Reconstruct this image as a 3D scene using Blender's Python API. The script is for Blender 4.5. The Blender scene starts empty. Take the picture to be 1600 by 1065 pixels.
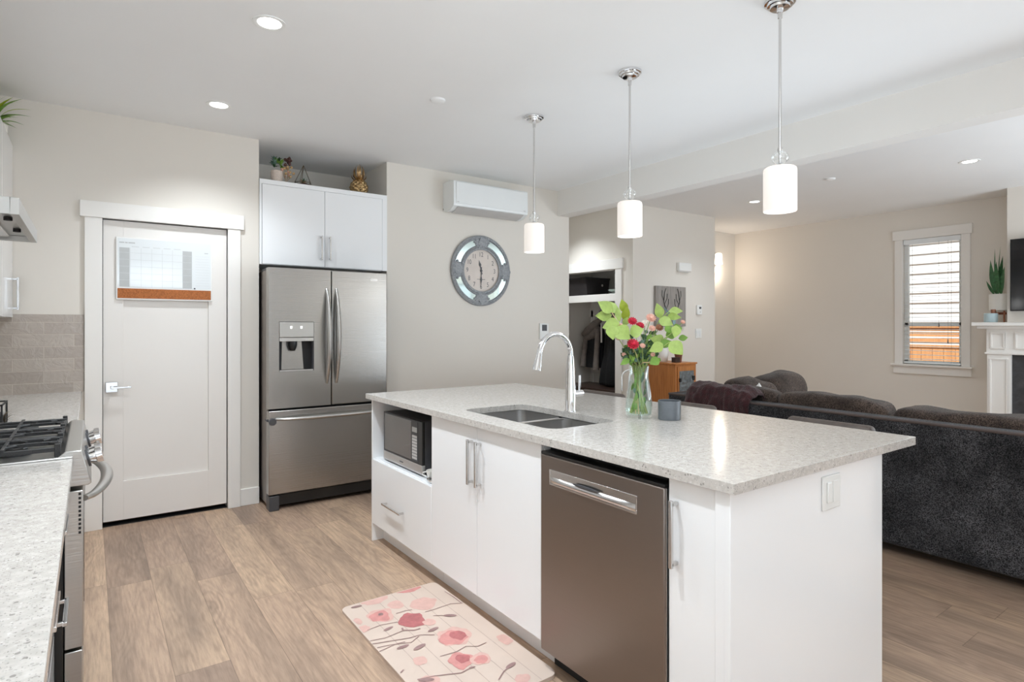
import bpy, bmesh, math, random
from mathutils import Vector, Matrix, noise
random.seed(7)
S = bpy.context.scene
COL = S.collection
PI = math.pi
XLW = -0.69

# ------------------------------------------------------------------ camera
CAM_H, TH, FPX, HORIZON = 1.335, math.atan(659 / 924), 924.0, 509.0
cam_d = bpy.data.cameras.new('camera')
cam = bpy.data.objects.new('camera', cam_d)
COL.objects.link(cam)
cam.location = (0, 0, CAM_H)
cam.rotation_euler = (PI / 2, 0, -TH)
cam_d.sensor_width = 36
cam_d.lens = FPX / 1600 * 36
cam_d.shift_y = -(532.5 - HORIZON) / 1600
cam_d.clip_start = 0.02
S.camera = cam

# ------------------------------------------------------------------ world, daylight, exposure
world = bpy.data.worlds.new('overcast_sky')
S.world = world
world.use_nodes = True
bgn = world.node_tree.nodes['Background']
bgn.inputs[0].default_value = (0.90, 0.95, 1.0, 1)
bgn.inputs[1].default_value = 2.2   # replaced below by PW['sky']

def area(name, loc, rot, sx, sy, watts, col=(1, 1, 1)):
    d = bpy.data.lights.new(name, 'AREA')
    d.shape = 'RECTANGLE'
    d.size, d.size_y, d.energy, d.color = sx, sy, watts, col
    o = bpy.data.objects.new(name, d)
    o.location, o.rotation_euler = loc, rot
    COL.objects.link(o)
    return o

# watts of each lamp family
PW = dict(patio=15, dining=10, living=24, side=18, fill_l=115, fill_c=29, fill_m=14, aisle=86, aisle_near=20, near=3, living_down=34, hall=60, pendant=0.9, sconce=4, sky=.55, sun=4.5)
# area lamps standing in for daylight through unseen openings
area('daylight_patio', (1.0, -3.35, 1.25), (PI / 2, 0, 0), 2.6, 2.2, PW['patio'], (.77, .89, 1.0))
area('daylight_dining', (6.95, -3.35, 1.35), (PI / 2, 0, 0), 1.8, 2.0, PW['dining'], (.77, .89, 1.0))
area('daylight_living', (8.2, -1.6, 1.5), (0, PI / 2, 0), 1.8, 2.0, PW['living'], (.77, .89, 1.0))
area('side_fill', (XLW - .12, -1.7, 1.5), (0, -PI / 2, 0), 1.7, 1.8, PW['side'], (.77, .89, 1.0))  # added fill lamp, out of view, brightens the island front
sd = bpy.data.lights.new('sun', 'SUN'); sd.energy = PW['sun']; sd.angle = math.radians(3); sd.color = (.92, .96, 1.0)
so = bpy.data.objects.new('sun', sd); so.rotation_euler = (0, math.radians(-38), math.radians(4)); COL.objects.link(so)
# unseen upward fill lamps, added to brighten the ceiling
area('ceiling_fill', (3.25, 2.3, .95), (math.radians(176), 0, 0), .7, 3.0, PW['fill_m'], (.77, .89, 1.0))
area('ceiling_fill', (.5, .2, 2.0), (math.radians(165), 0, 0), 1.0, 1.0, PW['fill_c'], (.77, .89, 1.0))
area('ceiling_fill', (6.2, -1.5, .9), (math.radians(165), 0, 0), 2.2, 2.0, PW['fill_l'], (.77, .89, 1.0))
bgn.inputs[1].default_value = PW['sky']
S.view_settings.view_transform = 'Standard'
S.view_settings.look = 'None'
S.view_settings.exposure = 0.40
S.view_settings.gamma = 1.0
S.view_settings.use_curve_mapping = False
cy = S.cycles
cy.use_denoising = True
cy.max_bounces, cy.diffuse_bounces, cy.glossy_bounces = 12, 7, 5
cy.transmission_bounces, cy.transparent_max_bounces = 8, 12
cy.caustics_reflective = cy.caustics_refractive = False
cy.sample_clamp_indirect = 6.0

# ------------------------------------------------------------------ materials
def nt_new(name):
    m = bpy.data.materials.new(name)
    m.use_nodes = True
    return m, m.node_tree, m.node_tree.nodes['Principled BSDF']

def lin(r, g, b):
    f = lambda c: (c / 255 / 12.92) if c / 255 <= 0.04045 else ((c / 255 + 0.055) / 1.055) ** 2.4
    return (f(r), f(g), f(b), 1)

def mat(name, col, rough=0.5, metal=0.0, spec=None, bump=None, var=None, coat=0.0, sheen=0.0):
    m, nt, p = nt_new(name)
    c = col if len(col) == 4 else (*col, 1)
    p.inputs['Base Color'].default_value = c
    p.inputs['Roughness'].default_value = rough
    p.inputs['Metallic'].default_value = metal
    if spec is not None: p.inputs['Specular IOR Level'].default_value = spec
    p.inputs['Coat Weight'].default_value = coat
    p.inputs['Coat Roughness'].default_value = 0.06
    p.inputs['Sheen Weight'].default_value = sheen
    tc = None
    if bump or var:
        tc = nt.nodes.new('ShaderNodeTexCoord')
    if var:                       # (scale, amount): soft tone variation of the material itself
        n = nt.nodes.new('ShaderNodeTexNoise'); n.inputs['Scale'].default_value = var[0]; n.inputs['Detail'].default_value = 4
        nt.links.new(tc.outputs['Object'], n.inputs['Vector'])
        r = nt.nodes.new('ShaderNodeValToRGB')
        r.color_ramp.elements[0].position, r.color_ramp.elements[1].position = 0.3, 0.7
        a = var[1]
        r.color_ramp.elements[0].color = (c[0] * (1 - a), c[1] * (1 - a), c[2] * (1 - a), 1)
        r.color_ramp.elements[1].color = (min(1, c[0] * (1 + a)), min(1, c[1] * (1 + a)), min(1, c[2] * (1 + a)), 1)
        nt.links.new(n.outputs['Fac'], r.inputs['Fac'])
        nt.links.new(r.outputs['Color'], p.inputs['Base Color'])
    if bump:                      # (scale, strength, (sx,sy,sz))
        n = nt.nodes.new('ShaderNodeTexNoise'); n.inputs['Scale'].default_value = bump[0]; n.inputs['Detail'].default_value = 3
        v = tc.outputs['Object']
        if len(bump) > 2:
            mp = nt.nodes.new('ShaderNodeMapping'); mp.inputs['Scale'].default_value = bump[2]
            nt.links.new(v, mp.inputs['Vector']); v = mp.outputs['Vector']
        nt.links.new(v, n.inputs['Vector'])
        b = nt.nodes.new('ShaderNodeBump'); b.inputs['Strength'].default_value = bump[1]; b.inputs['Distance'].default_value = 0.01
        nt.links.new(n.outputs['Fac'], b.inputs['Height']); nt.links.new(b.outputs['Normal'], p.inputs['Normal'])
    return m

def emit(name, col, strength, base=(0.8, 0.8, 0.8)):
    m, nt, p = nt_new(name)
    p.inputs['Base Color'].default_value = (*base, 1)
    p.inputs['Emission Color'].default_value = (*col, 1)
    p.inputs['Emission Strength'].default_value = strength
    return m

class G:                          # tiny node-graph helper
    def __init__(s, nt): s.nt = nt
    def n(s, t, **k):
        x = s.nt.nodes.new('ShaderNode' + t)
        for a, b in k.items(): setattr(x, a, b)
        return x
    def m(s, op, a, b=None, c=None):
        x = s.n('Math', operation=op)
        for i, v in enumerate((a, b, c)):
            if v is None: continue
            if isinstance(v, (int, float)): x.inputs[i].default_value = v
            else: s.nt.links.new(v, x.inputs[i])
        return x.outputs[0]
    def l(s, a, b): s.nt.links.new(a, b)
    def comb(s, x, y, z):
        c = s.n('CombineXYZ')
        for i, v in enumerate((x, y, z)):
            if isinstance(v, (int, float)): c.inputs[i].default_value = v
            else: s.l(v, c.inputs[i])
        return c.outputs[0]
    def ramp(s, fac, stops):
        r = s.n('ValToRGB'); e = r.color_ramp.elements
        while len(e) < len(stops): e.new(0.5)
        for i, (p, c) in enumerate(stops): e[i].position = p; e[i].color = c if len(c) == 4 else (*c, 1)
        s.l(fac, r.inputs['Fac']); return r.outputs['Color']
    def noise(s, vec, scale, detail=2, rough=0.5, dist=0.0):
        x = s.n('TexNoise'); x.inputs['Scale'].default_value = scale; x.inputs['Detail'].default_value = detail
        x.inputs['Roughness'].default_value = rough; x.inputs['Distortion'].default_value = dist
        s.l(vec, x.inputs['Vector']); return x.outputs['Fac']
    def mix(s, fac, a, b, mode='MIX'):
        x = s.n('MixRGB', blend_type=mode)
        for i, v in enumerate((fac, a, b)):
            if isinstance(v, (int, float)): x.inputs[i].default_value = v
            elif isinstance(v, tuple): x.inputs[i].default_value = v if len(v) == 4 else (*v, 1)
            else: s.l(v, x.inputs[i])
        return x.outputs[0]

def floor_material():
    m, nt, p = nt_new('wide_oak_plank_floor'); g = G(nt)
    tc = g.n('TexCoord'); sp = g.n('SeparateXYZ'); g.l(tc.outputs['Object'], sp.inputs[0])
    X, Y = sp.outputs[0], sp.outputs[1]
    v = g.m('DIVIDE', g.m('SUBTRACT', X, 0.07 - 0.193 * 20), 0.193)
    row = g.m('FLOOR', v)
    wn = g.n('TexWhiteNoise', noise_dimensions='1D'); g.l(row, wn.inputs['W'])
    u = g.m('DIVIDE', g.m('ADD', Y, g.m('MULTIPLY', wn.outputs['Value'], 7.3)), 1.22)
    colm = g.m('FLOOR', u)
    w2 = g.n('TexWhiteNoise', noise_dimensions='2D'); g.l(g.comb(row, colm, 0.0), w2.inputs['Vector'])
    rnd = w2.outputs['Value']
    base = g.ramp(rnd, [(0.0, lin(168, 143, 124)), (0.35, lin(186, 158, 136)), (0.7, lin(196, 167, 142)), (1.0, lin(210, 180, 152))])
    off = g.m('MULTIPLY', rnd, 40.0)
    gv = g.comb(g.m('MULTIPLY', X, 1.0), g.m('ADD', g.m('MULTIPLY', Y, 0.07), off), off)
    fine = g.noise(gv, 95, 5, 0.65)
    gv2 = g.comb(g.m('MULTIPLY', X, 1.0), g.m('ADD', g.m('MULTIPLY', Y, 0.14), off), off)
    low = g.noise(gv2, 7.0, 2, 0.4, 0.3)
    rings = g.m('SINE', g.m('MULTIPLY', low, 90.0))
    rings = g.m('POWER', g.m('MULTIPLY_ADD', rings, 0.5, 0.5), 2.5)
    blot = g.noise(gv2, 4.5, 3)
    c1 = g.mix(g.m('MULTIPLY', g.m('SUBTRACT', fine, 0.38), 1.3), base, lin(108, 88, 76))
    c2 = g.mix(g.m('MULTIPLY', rings, 0.17), c1, lin(112, 94, 82))
    kb = g.ramp(blot, [(0.44, (0, 0, 0, 1)), (0.70, (0.6, 0.6, 0.6, 1))])
    c3 = g.mix(kb, c2, lin(100, 86, 78))
    kv = g.comb(g.m('MULTIPLY', X, 5.2), g.m('ADD', g.m('MULTIPLY', Y, 1.15), off), off)
    vk = g.n('TexVoronoi'); vk.inputs['Scale'].default_value = 1.0; vk.inputs['Randomness'].default_value = 1.0
    wob = g.n('VectorMath', operation='ADD'); g.l(kv, wob.inputs[0])
    nz = g.n('TexNoise'); nz.inputs['Scale'].default_value = 2.6; nz.inputs['Detail'].default_value = 3; g.l(kv, nz.inputs['Vector'])
    sc = g.n('VectorMath', operation='SCALE'); sc.inputs['Scale'].default_value = .34; g.l(nz.outputs['Color'], sc.inputs[0]); g.l(sc.outputs[0], wob.inputs[1])
    g.l(wob.outputs[0], vk.inputs['Vector'])
    kd = vk.outputs['Distance']
    kr = g.m('MULTIPLY_ADD', g.m('SINE', g.m('MULTIPLY', kd, 64.0)), .5, .5)
    kf = g.m('MULTIPLY', kr, g.m('MAXIMUM', g.m('SUBTRACT', .36, g.m('MULTIPLY', kd, .62)), 0.0))
    c3 = g.mix(kf, c3, lin(96, 78, 66))
    core = g.m('MULTIPLY', g.m('MAXIMUM', g.m('SUBTRACT', 1.0, g.m('MULTIPLY', kd, 7.0)), 0.0), .55)
    c3 = g.mix(core, c3, lin(92, 78, 68))
    fx = g.m('FRACT', v); fu = g.m('FRACT', u)
    ex = g.m('MULTIPLY', g.m('MINIMUM', fx, g.m('SUBTRACT', 1.0, fx)), 0.193)
    eu = g.m('MULTIPLY', g.m('MINIMUM', fu, g.m('SUBTRACT', 1.0, fu)), 1.22)
    seam = g.m('LESS_THAN', g.m('MINIMUM', ex, eu), 0.0013)
    c4 = g.mix(g.m('MULTIPLY', seam, 0.5), c3, lin(70, 55, 46))
    g.l(c4, p.inputs['Base Color'])
    g.l(g.m('MULTIPLY_ADD', fine, 0.22, 0.33), p.inputs['Roughness'])
    p.inputs['Specular IOR Level'].default_value = 0.4
    b = g.n('Bump'); b.inputs['Strength'].default_value = 0.12; b.inputs['Distance'].default_value = 0.004
    g.l(fine, b.inputs['Height']); g.l(b.outputs[0], p.inputs['Normal'])
    return m

def quartz_material():
    m, nt, p = nt_new('speckled_quartz'); g = G(nt)
    tc = g.n('TexCoord'); vec = tc.outputs['Object']
    def specks(scale, thr):
        vo = g.n('TexVoronoi'); vo.inputs['Scale'].default_value = scale; g.l(vec, vo.inputs['Vector'])
        s = g.n('SeparateColor'); g.l(vo.outputs['Color'], s.inputs[0])
        near = g.m('LESS_THAN', vo.outputs['Distance'], 0.42)
        return g.m('MULTIPLY', g.m('LESS_THAN', s.outputs[0], thr), near), s.outputs[1]
    mott = g.noise(vec, 55, 4)
    base = g.ramp(mott, [(0.35, lin(186, 181, 175)), (0.55, lin(197, 192, 186)), (0.75, lin(208, 204, 199))])
    a, ar = specks(190, 0.24); b, br = specks(330, 0.22); w, _ = specks(190, 0.12); d, _ = specks(120, 0.06)
    c = g.mix(g.m('MULTIPLY', w, 0.7), base, lin(243, 241, 238))
    c = g.mix(g.m('MULTIPLY', a, g.m('MULTIPLY_ADD', ar, 0.5, 0.14)), c, lin(150, 147, 142))
    c = g.mix(g.m('MULTIPLY', b, g.m('MULTIPLY_ADD', br, 0.6, 0.14)), c, lin(118, 115, 111))
    c = g.mix(g.m('MULTIPLY', d, 0.55), c, lin(104, 100, 96))
    g.l(c, p.inputs['Base Color'])
    p.inputs['Roughness'].default_value = 0.14
    p.inputs['Specular IOR Level'].default_value = 0.5
    return m

def tile_material():
    m, nt, p = nt_new('glossy_taupe_tile'); g = G(nt)
    tc = g.n('TexCoord'); sp = g.n('SeparateXYZ'); g.l(tc.outputs['Object'], sp.inputs[0])
    hor = g.m('ADD', sp.outputs[0], sp.outputs[1])
    v = g.comb(g.m('ADD', hor, 9.0 + 0.166 - 4.74 + 0.02), g.m('SUBTRACT', sp.outputs[2], 0.906), 0.0)
    br = g.n('TexBrick'); br.offset = 0.5
    br.inputs['Scale'].default_value = 1.0
    br.inputs['Brick Width'].default_value = 0.304; br.inputs['Row Height'].default_value = 0.0765
    br.inputs['Mortar Size'].default_value = 0.0022; br.inputs['Mortar Smooth'].default_value = 0.3
    br.inputs['Color1'].default_value = lin(172, 161, 151); br.inputs['Color2'].default_value = lin(188, 177, 167)
    br.inputs['Mortar'].default_value = lin(198, 187, 176)
    g.l(v, br.inputs['Vector'])
    n1 = g.noise(tc.outputs['Object'], 15, 3, 0.5, 1.6)
    col = g.mix(g.m('MULTIPLY', n1, 0.25), br.outputs['Color'], lin(132, 123, 116))
    g.l(col, p.inputs['Base Color'])
    p.inputs['Roughness'].default_value = 0.10
    b = g.n('Bump'); b.inputs['Strength'].default_value = 0.4; b.inputs['Distance'].default_value = 0.01
    g.l(g.m('SUBTRACT', n1, g.m('MULTIPLY', br.outputs['Fac'], 0.5)), b.inputs['Height']); g.l(b.outputs[0], p.inputs['Normal'])
    return m

def tweed_material(name, dark, light, scale=260, gain=1.0):
    m, nt, p = nt_new(name); g = G(nt)
    tc = g.n('TexCoord'); vec = tc.outputs['Object']
    vo = g.n('TexVoronoi'); vo.inputs['Scale'].default_value = scale; g.l(vec, vo.inputs['Vector'])
    s = g.n('SeparateColor'); g.l(vo.outputs['Color'], s.inputs[0])
    big = g.noise(vec, 5.0, 4, 0.6)
    f = g.m('MULTIPLY', s.outputs[0], g.m('MULTIPLY_ADD', big, 1.6 * gain, -0.25))
    c = g.ramp(f, [(0.05, dark), (0.75, light)])
    g.l(c, p.inputs['Base Color']); p.inputs['Roughness'].default_value = 0.9
    p.inputs['Specular IOR Level'].default_value = 0.15
    p.inputs['Sheen Weight'].default_value = 0.15
    b = g.n('Bump'); b.inputs['Strength'].default_value = 0.6; b.inputs['Distance'].default_value = 0.003
    g.l(vo.outputs['Distance'], b.inputs['Height']); g.l(b.outputs[0], p.inputs['Normal'])
    return m

def wood_material(name, a, b_, axis=2, scale=9, rough=0.4):
    m, nt, p = nt_new(name); g = G(nt)
    tc = g.n('TexCoord'); mp = g.n('Mapping')
    sc = [1, 1, 1]; sc[axis] = 0.08
    mp.inputs['Scale'].default_value = sc; g.l(tc.outputs['Object'], mp.inputs['Vector'])
    n = g.noise(mp.outputs[0], scale * 5, 5, 0.6, 0.6)
    g.l(g.ramp(n, [(0.3, a), (0.7, b_)]), p.inputs['Base Color'])
    p.inputs['Roughness'].default_value = rough
    return m

def steel_material(name, col, rough=0.27, amt=0.16, axis=2):
    m, nt, p = nt_new(name); g = G(nt)
    tc = g.n('TexCoord'); mp = g.n('Mapping')
    sc = [1.5, 1.5, 1.5]; sc[axis] = 260
    mp.inputs['Scale'].default_value = sc; g.l(tc.outputs['Object'], mp.inputs['Vector'])
    n = g.noise(mp.outputs[0], 1.0, 2)
    p.inputs['Base Color'].default_value = col
    p.inputs['Metallic'].default_value = 1.0; p.inputs['Roughness'].default_value = rough
    b = g.n('Bump'); b.inputs['Strength'].default_value = amt; b.inputs['Distance'].default_value = 0.003
    g.l(n, b.inputs['Height']); g.l(b.outputs[0], p.inputs['Normal'])
    return m

def glass_material(name, col=(1, 1, 1), rough=0.0, ior=1.45, thin=True):
    m = bpy.data.materials.new(name); m.use_nodes = True
    nt = m.node_tree; nt.nodes.clear(); g = G(nt)
    out = g.n('OutputMaterial')
    if thin:
        tr = g.n('BsdfTransparent'); tr.inputs[0].default_value = (*col, 1)
        gl = g.n('BsdfGlossy'); gl.inputs['Roughness'].default_value = 0.02; gl.inputs['Color'].default_value = (1, 1, 1, 1)
        lw = g.n('LayerWeight'); lw.inputs[0].default_value = .5
        fac = g.m('MULTIPLY_ADD', g.m('POWER', lw.outputs['Facing'], 3.0), .7, ((ior - 1) / (ior + 1)) ** 2)
        mx = g.n('MixShader'); g.l(fac, mx.inputs[0]); g.l(tr.outputs[0], mx.inputs[1]); g.l(gl.outputs[0], mx.inputs[2])
        g.l(mx.outputs[0], out.inputs[0])
    else:
        p = g.n('BsdfPrincipled'); p.inputs['Base Color'].default_value = (*col, 1)
        p.inputs['Transmission Weight'].default_value = 1; p.inputs['Roughness'].default_value = rough; p.inputs['IOR'].default_value = ior
        g.l(p.outputs[0], out.inputs[0])
    return m

M = dict(
    wall=mat('greige_wall_paint', lin(225, 219, 210), 0.75, var=(1.2, 0.012)),
    beam=mat('beam_paint', lin(231, 228, 223), 0.8, var=(1.5, 0.01)),
    ceil=mat('ceiling_paint', lin(238, 238, 237), 0.9, var=(2.0, 0.01)),
    trim=mat('white_trim_paint', lin(236, 233, 228), 0.4, var=(3.0, 0.008)),
    door=mat('white_door_paint', lin(232, 228, 223), 0.4, var=(3.0, 0.008)),
    floor=floor_material(), quartz=quartz_material(), tile=tile_material(),
    cab=mat('glossy_white_cabinet', lin(244, 245, 246), 0.12, coat=0.3, var=(2.0, 0.005)),
    inner=mat('white_melamine', lin(236, 236, 234), 0.45, var=(2.0, 0.01)),
    steel=steel_material('brushed_stainless', (0.42, 0.405, 0.385, 1)),
    steel_y=steel_material('brushed_stainless_range', (0.52, 0.51, 0.49, 1), 0.3),
    slate=steel_material('slate_stainless', (0.29, 0.25, 0.225, 1), 0.36, 0.1),
    sinksteel=steel_material('sink_stainless', (0.50, 0.49, 0.48, 1), 0.3, 0.1),
    chrome=mat('polished_chrome', (0.78, 0.78, 0.79), 0.07, 1.0, var=(5, 0.02)),
    nickel=mat('satin_nickel', (0.66, 0.65, 0.64), 0.25, 1.0, var=(5, 0.02)),
    black=mat('black_enamel', (0.012, 0.012, 0.012), 0.3, var=(6, 0.1)),
    blackmatte=mat('matte_black', (0.015, 0.014, 0.014), 0.7, var=(6, 0.1)),
    iron=mat('cast_iron', (0.018, 0.018, 0.019), 0.45, bump=(300, 0.2)),
    darkgrey=mat('dark_grey_plastic', (0.06, 0.06, 0.065), 0.4, var=(6, 0.05)),
    gasket=mat('rubber_gasket', (0.02, 0.02, 0.02), 0.8, var=(6, 0.1)),
    dglass=mat('dark_microwave_glass', (0.05, 0.038, 0.03), 0.06, 0.0, coat=1.0, var=(4, 0.05)),
    white=mat('white_plastic', lin(235, 235, 232), 0.35, var=(5, 0.01)),
    acwhite=mat('white_appliance_plastic', lin(232, 234, 233), 0.3, var=(5, 0.01)),
    acgrey=mat('grey_louver_plastic', lin(196, 193, 190), 0.4, var=(5, 0.01)),
    cork=mat('cork', lin(172, 104, 58), 0.9, bump=(250, 0.4), var=(160, 0.3)),
    board=mat('whiteboard', lin(225, 229, 230), 0.12, var=(4, 0.008)),
    bgrey=mat('printed_grey_columns', lin(182, 184, 183), 0.3, var=(20, 0.02)),
    bline=mat('printed_grey_lines', lin(203, 206, 206), 0.3, var=(20, 0.02)),
    ink=mat('dark_ink', lin(90, 90, 92), 0.5, var=(20, 0.05)),
    clockgrey=mat('distressed_grey_wood', lin(150, 153, 156), 0.6, var=(60, 0.18), bump=(140, 0.25)),
    clockdial=mat('aged_dial_paper', lin(214, 203, 194), 0.5, var=(9, 0.06)),
    mirror=mat('antique_mirror', (0.50, 0.57, 0.54), 0.05, 1.0, var=(12, 0.03)),
    shade=emit('glowing_opal_glass', (1.0, 0.91, 0.83), 0.34, (0.78, 0.75, 0.72)),
    bulb=emit('lamp_bulb', (1.0, 0.9, 0.78), 2.5),
    lens=emit('downlight_lens', (1.0, 0.98, 0.95), 4.0),
    crystal=glass_material('crystal_glass', (0.97, 0.98, 0.98), thin=True, ior=2.2),
    glass=glass_material('clear_vase_glass', (0.96, 0.985, 0.975), ior=1.38),
    pane=glass_material('window_glass', (0.96, 0.98, 0.98), ior=1.3),
    water=glass_material('vase_water', (0.93, 0.97, 0.95), ior=1.15),
    cup=mat('slate_blue_ceramic', lin(98, 103, 108), 0.35, var=(40, 0.08)),
    wax=mat('dark_wax', lin(70, 74, 78), 0.5, var=(20, 0.05)),
    sofa=tweed_material('charcoal_tweed', lin(14, 14, 16), lin(104, 103, 106)),
    sofab=tweed_material('brown_chenille', lin(48, 40, 36), lin(130, 112, 101), 230, 0.8),
    piping=mat('taupe_piping', lin(92, 80, 76), 0.8, bump=(300, 0.3)),
    blanket=mat('maroon_plush', lin(58, 20, 24), 0.95, bump=(130, 0.8), var=(35, 0.45), sheen=0.25),
    stoolseat=mat('dark_brown_leather', lin(86, 76, 70), 0.38, bump=(60, 0.35), var=(18, 0.15)),
    oak=wood_material('honey_oak', lin(166, 102, 50), lin(200, 132, 70), 2),
    darkwood=wood_material('dark_brown_wood', lin(46, 32, 27), lin(70, 50, 42), 1),
    pewter=mat('pewter_relief', lin(112, 118, 120), 0.45, 0.4, bump=(60, 0.8), var=(30, 0.35)),
    terracotta=mat('terracotta', lin(128, 78, 58), 0.8, var=(20, 0.1)),
    greywood=wood_material('weathered_grey_board', lin(128, 123, 118), lin(160, 154, 148), 2),
    teal=mat('pale_teal_paint', lin(138, 166, 170), 0.6, var=(40, 0.15)),
    antler=mat('dark_grey_paint', lin(86, 86, 84), 0.7, var=(40, 0.2)),
    basket=mat('black_fabric_bin', lin(30, 24, 24), 0.85, bump=(200, 0.4), var=(20, 0.2)),
    paleglass=mat('pale_green_ceramic', lin(168, 182, 174), 0.25, var=(10, 0.05)),
    coatblk=mat('black_coat_cloth', lin(17, 17, 19), 0.85, bump=(60, 0.5), var=(14, 0.3)),
    coatgry=mat('taupe_coat_cloth', lin(112, 103, 97), 0.9, bump=(60, 0.5), var=(20, 0.15)),
    leaf=mat('pale_green_leaf', lin(160, 184, 98), 0.5, var=(50, 0.12), bump=(70, 0.15)),
    leafy=mat('yellow_green_leaf', lin(156, 172, 48), 0.5, var=(50, 0.12)),
    leafm=mat('mid_green_leaf', lin(112, 150, 58), 0.5, var=(50, 0.15)),
    leafd=mat('dark_green_leaf', lin(52, 84, 48), 0.5, var=(50, 0.2)),
    leafb=mat('blue_green_leaf', lin(92, 122, 108), 0.5, var=(50, 0.15)),
    stem=mat('green_stem', lin(140, 160, 84), 0.5, var=(30, 0.15)),
    twig=mat('pale_pink_twig', lin(200, 172, 132), 0.6, var=(30, 0.1)),
    red=mat('crimson_petal', lin(196, 30, 58), 0.6, var=(120, 0.25), bump=(150, 0.5)),
    pink=mat('blush_petal', lin(228, 178, 160), 0.6, var=(90, 0.15), bump=(150, 0.4)),
    cream=mat('cream_petal', lin(240, 234, 222), 0.6, var=(90, 0.06)),
    rust=mat('rust_petal', lin(150, 98, 72), 0.6, var=(90, 0.25)),
    matbase=mat('cream_vinyl_mat', lin(210, 191, 177), 0.5, var=(5, 0.04)),
    matline=mat('mat_print_lines', lin(178, 156, 144), 0.5, var=(30, 0.1)),
    mred=mat('mat_print_deep_rose', lin(176, 104, 104), 0.5, var=(38, 0.16)),
    mpink=mat('mat_print_rose', lin(205, 142, 136), 0.5, var=(38, 0.10)),
    mpale=mat('mat_print_pale_rose', lin(212, 172, 161), 0.5, var=(38, 0.06)),
    mstem=mat('mat_print_mauve_brown', lin(152, 122, 118), 0.5, var=(38, 0.15)),
    gold=mat('antique_gold', (0.52, 0.36, 0.18), 0.32, 1.0, var=(25, 0.25)),
    bronze_gold=mat('dark_antique_gold', (0.40, 0.26, 0.13), 0.38, 1.0, var=(25, 0.3)),
    bronze=mat('dark_bronze', (0.16, 0.12, 0.08), 0.4, 0.8, var=(25, 0.2)),
    stonepot=mat('pale_speckled_pot', lin(212, 196, 184), 0.7, var=(90, 0.1)),
    brownpot=mat('dark_brown_flower', lin(80, 50, 44), 0.7, var=(60, 0.35)),
    straw=mat('dried_straw', lin(190, 156, 112), 0.8, var=(60, 0.25)),
    whitepot=mat('white_ceramic', lin(234, 232, 226), 0.3, var=(10, 0.02)),
    midwood=wood_material('walnut_stand', lin(120, 70, 48), lin(160, 104, 74), 2),
    bluepot=mat('pale_blue_ceramic', lin(178, 196, 200), 0.35, var=(12, 0.06)),
    snake=mat('snake_plant_leaf', lin(50, 98, 56), 0.4, var=(45, 0.4)),
    screen=mat('black_screen', (0.004, 0.004, 0.005), 0.08, var=(4, 0.1)),
    hearth=mat('dark_slate_tile', lin(62, 62, 64), 0.5, var=(9, 0.35), bump=(30, 0.4)),
    fence=wood_material('cedar_board', lin(206, 140, 92), lin(228, 168, 112), 2),
    siding=mat('pale_house_siding', lin(226, 222, 216), 0.8, var=(2, 0.02)),
    ground=mat('gravel_ground', lin(150, 146, 138), 0.95, var=(30, 0.25)),
    blind=mat('white_blind_slat', lin(238, 242, 244), 0.5, var=(6, 0.01)),
    cordm=mat('blind_cord', lin(120, 118, 116), 0.7, var=(6, 0.05)),
    frost=emit('sconce_glass', (1.0, 0.86, 0.72), 3.0),
)

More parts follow.
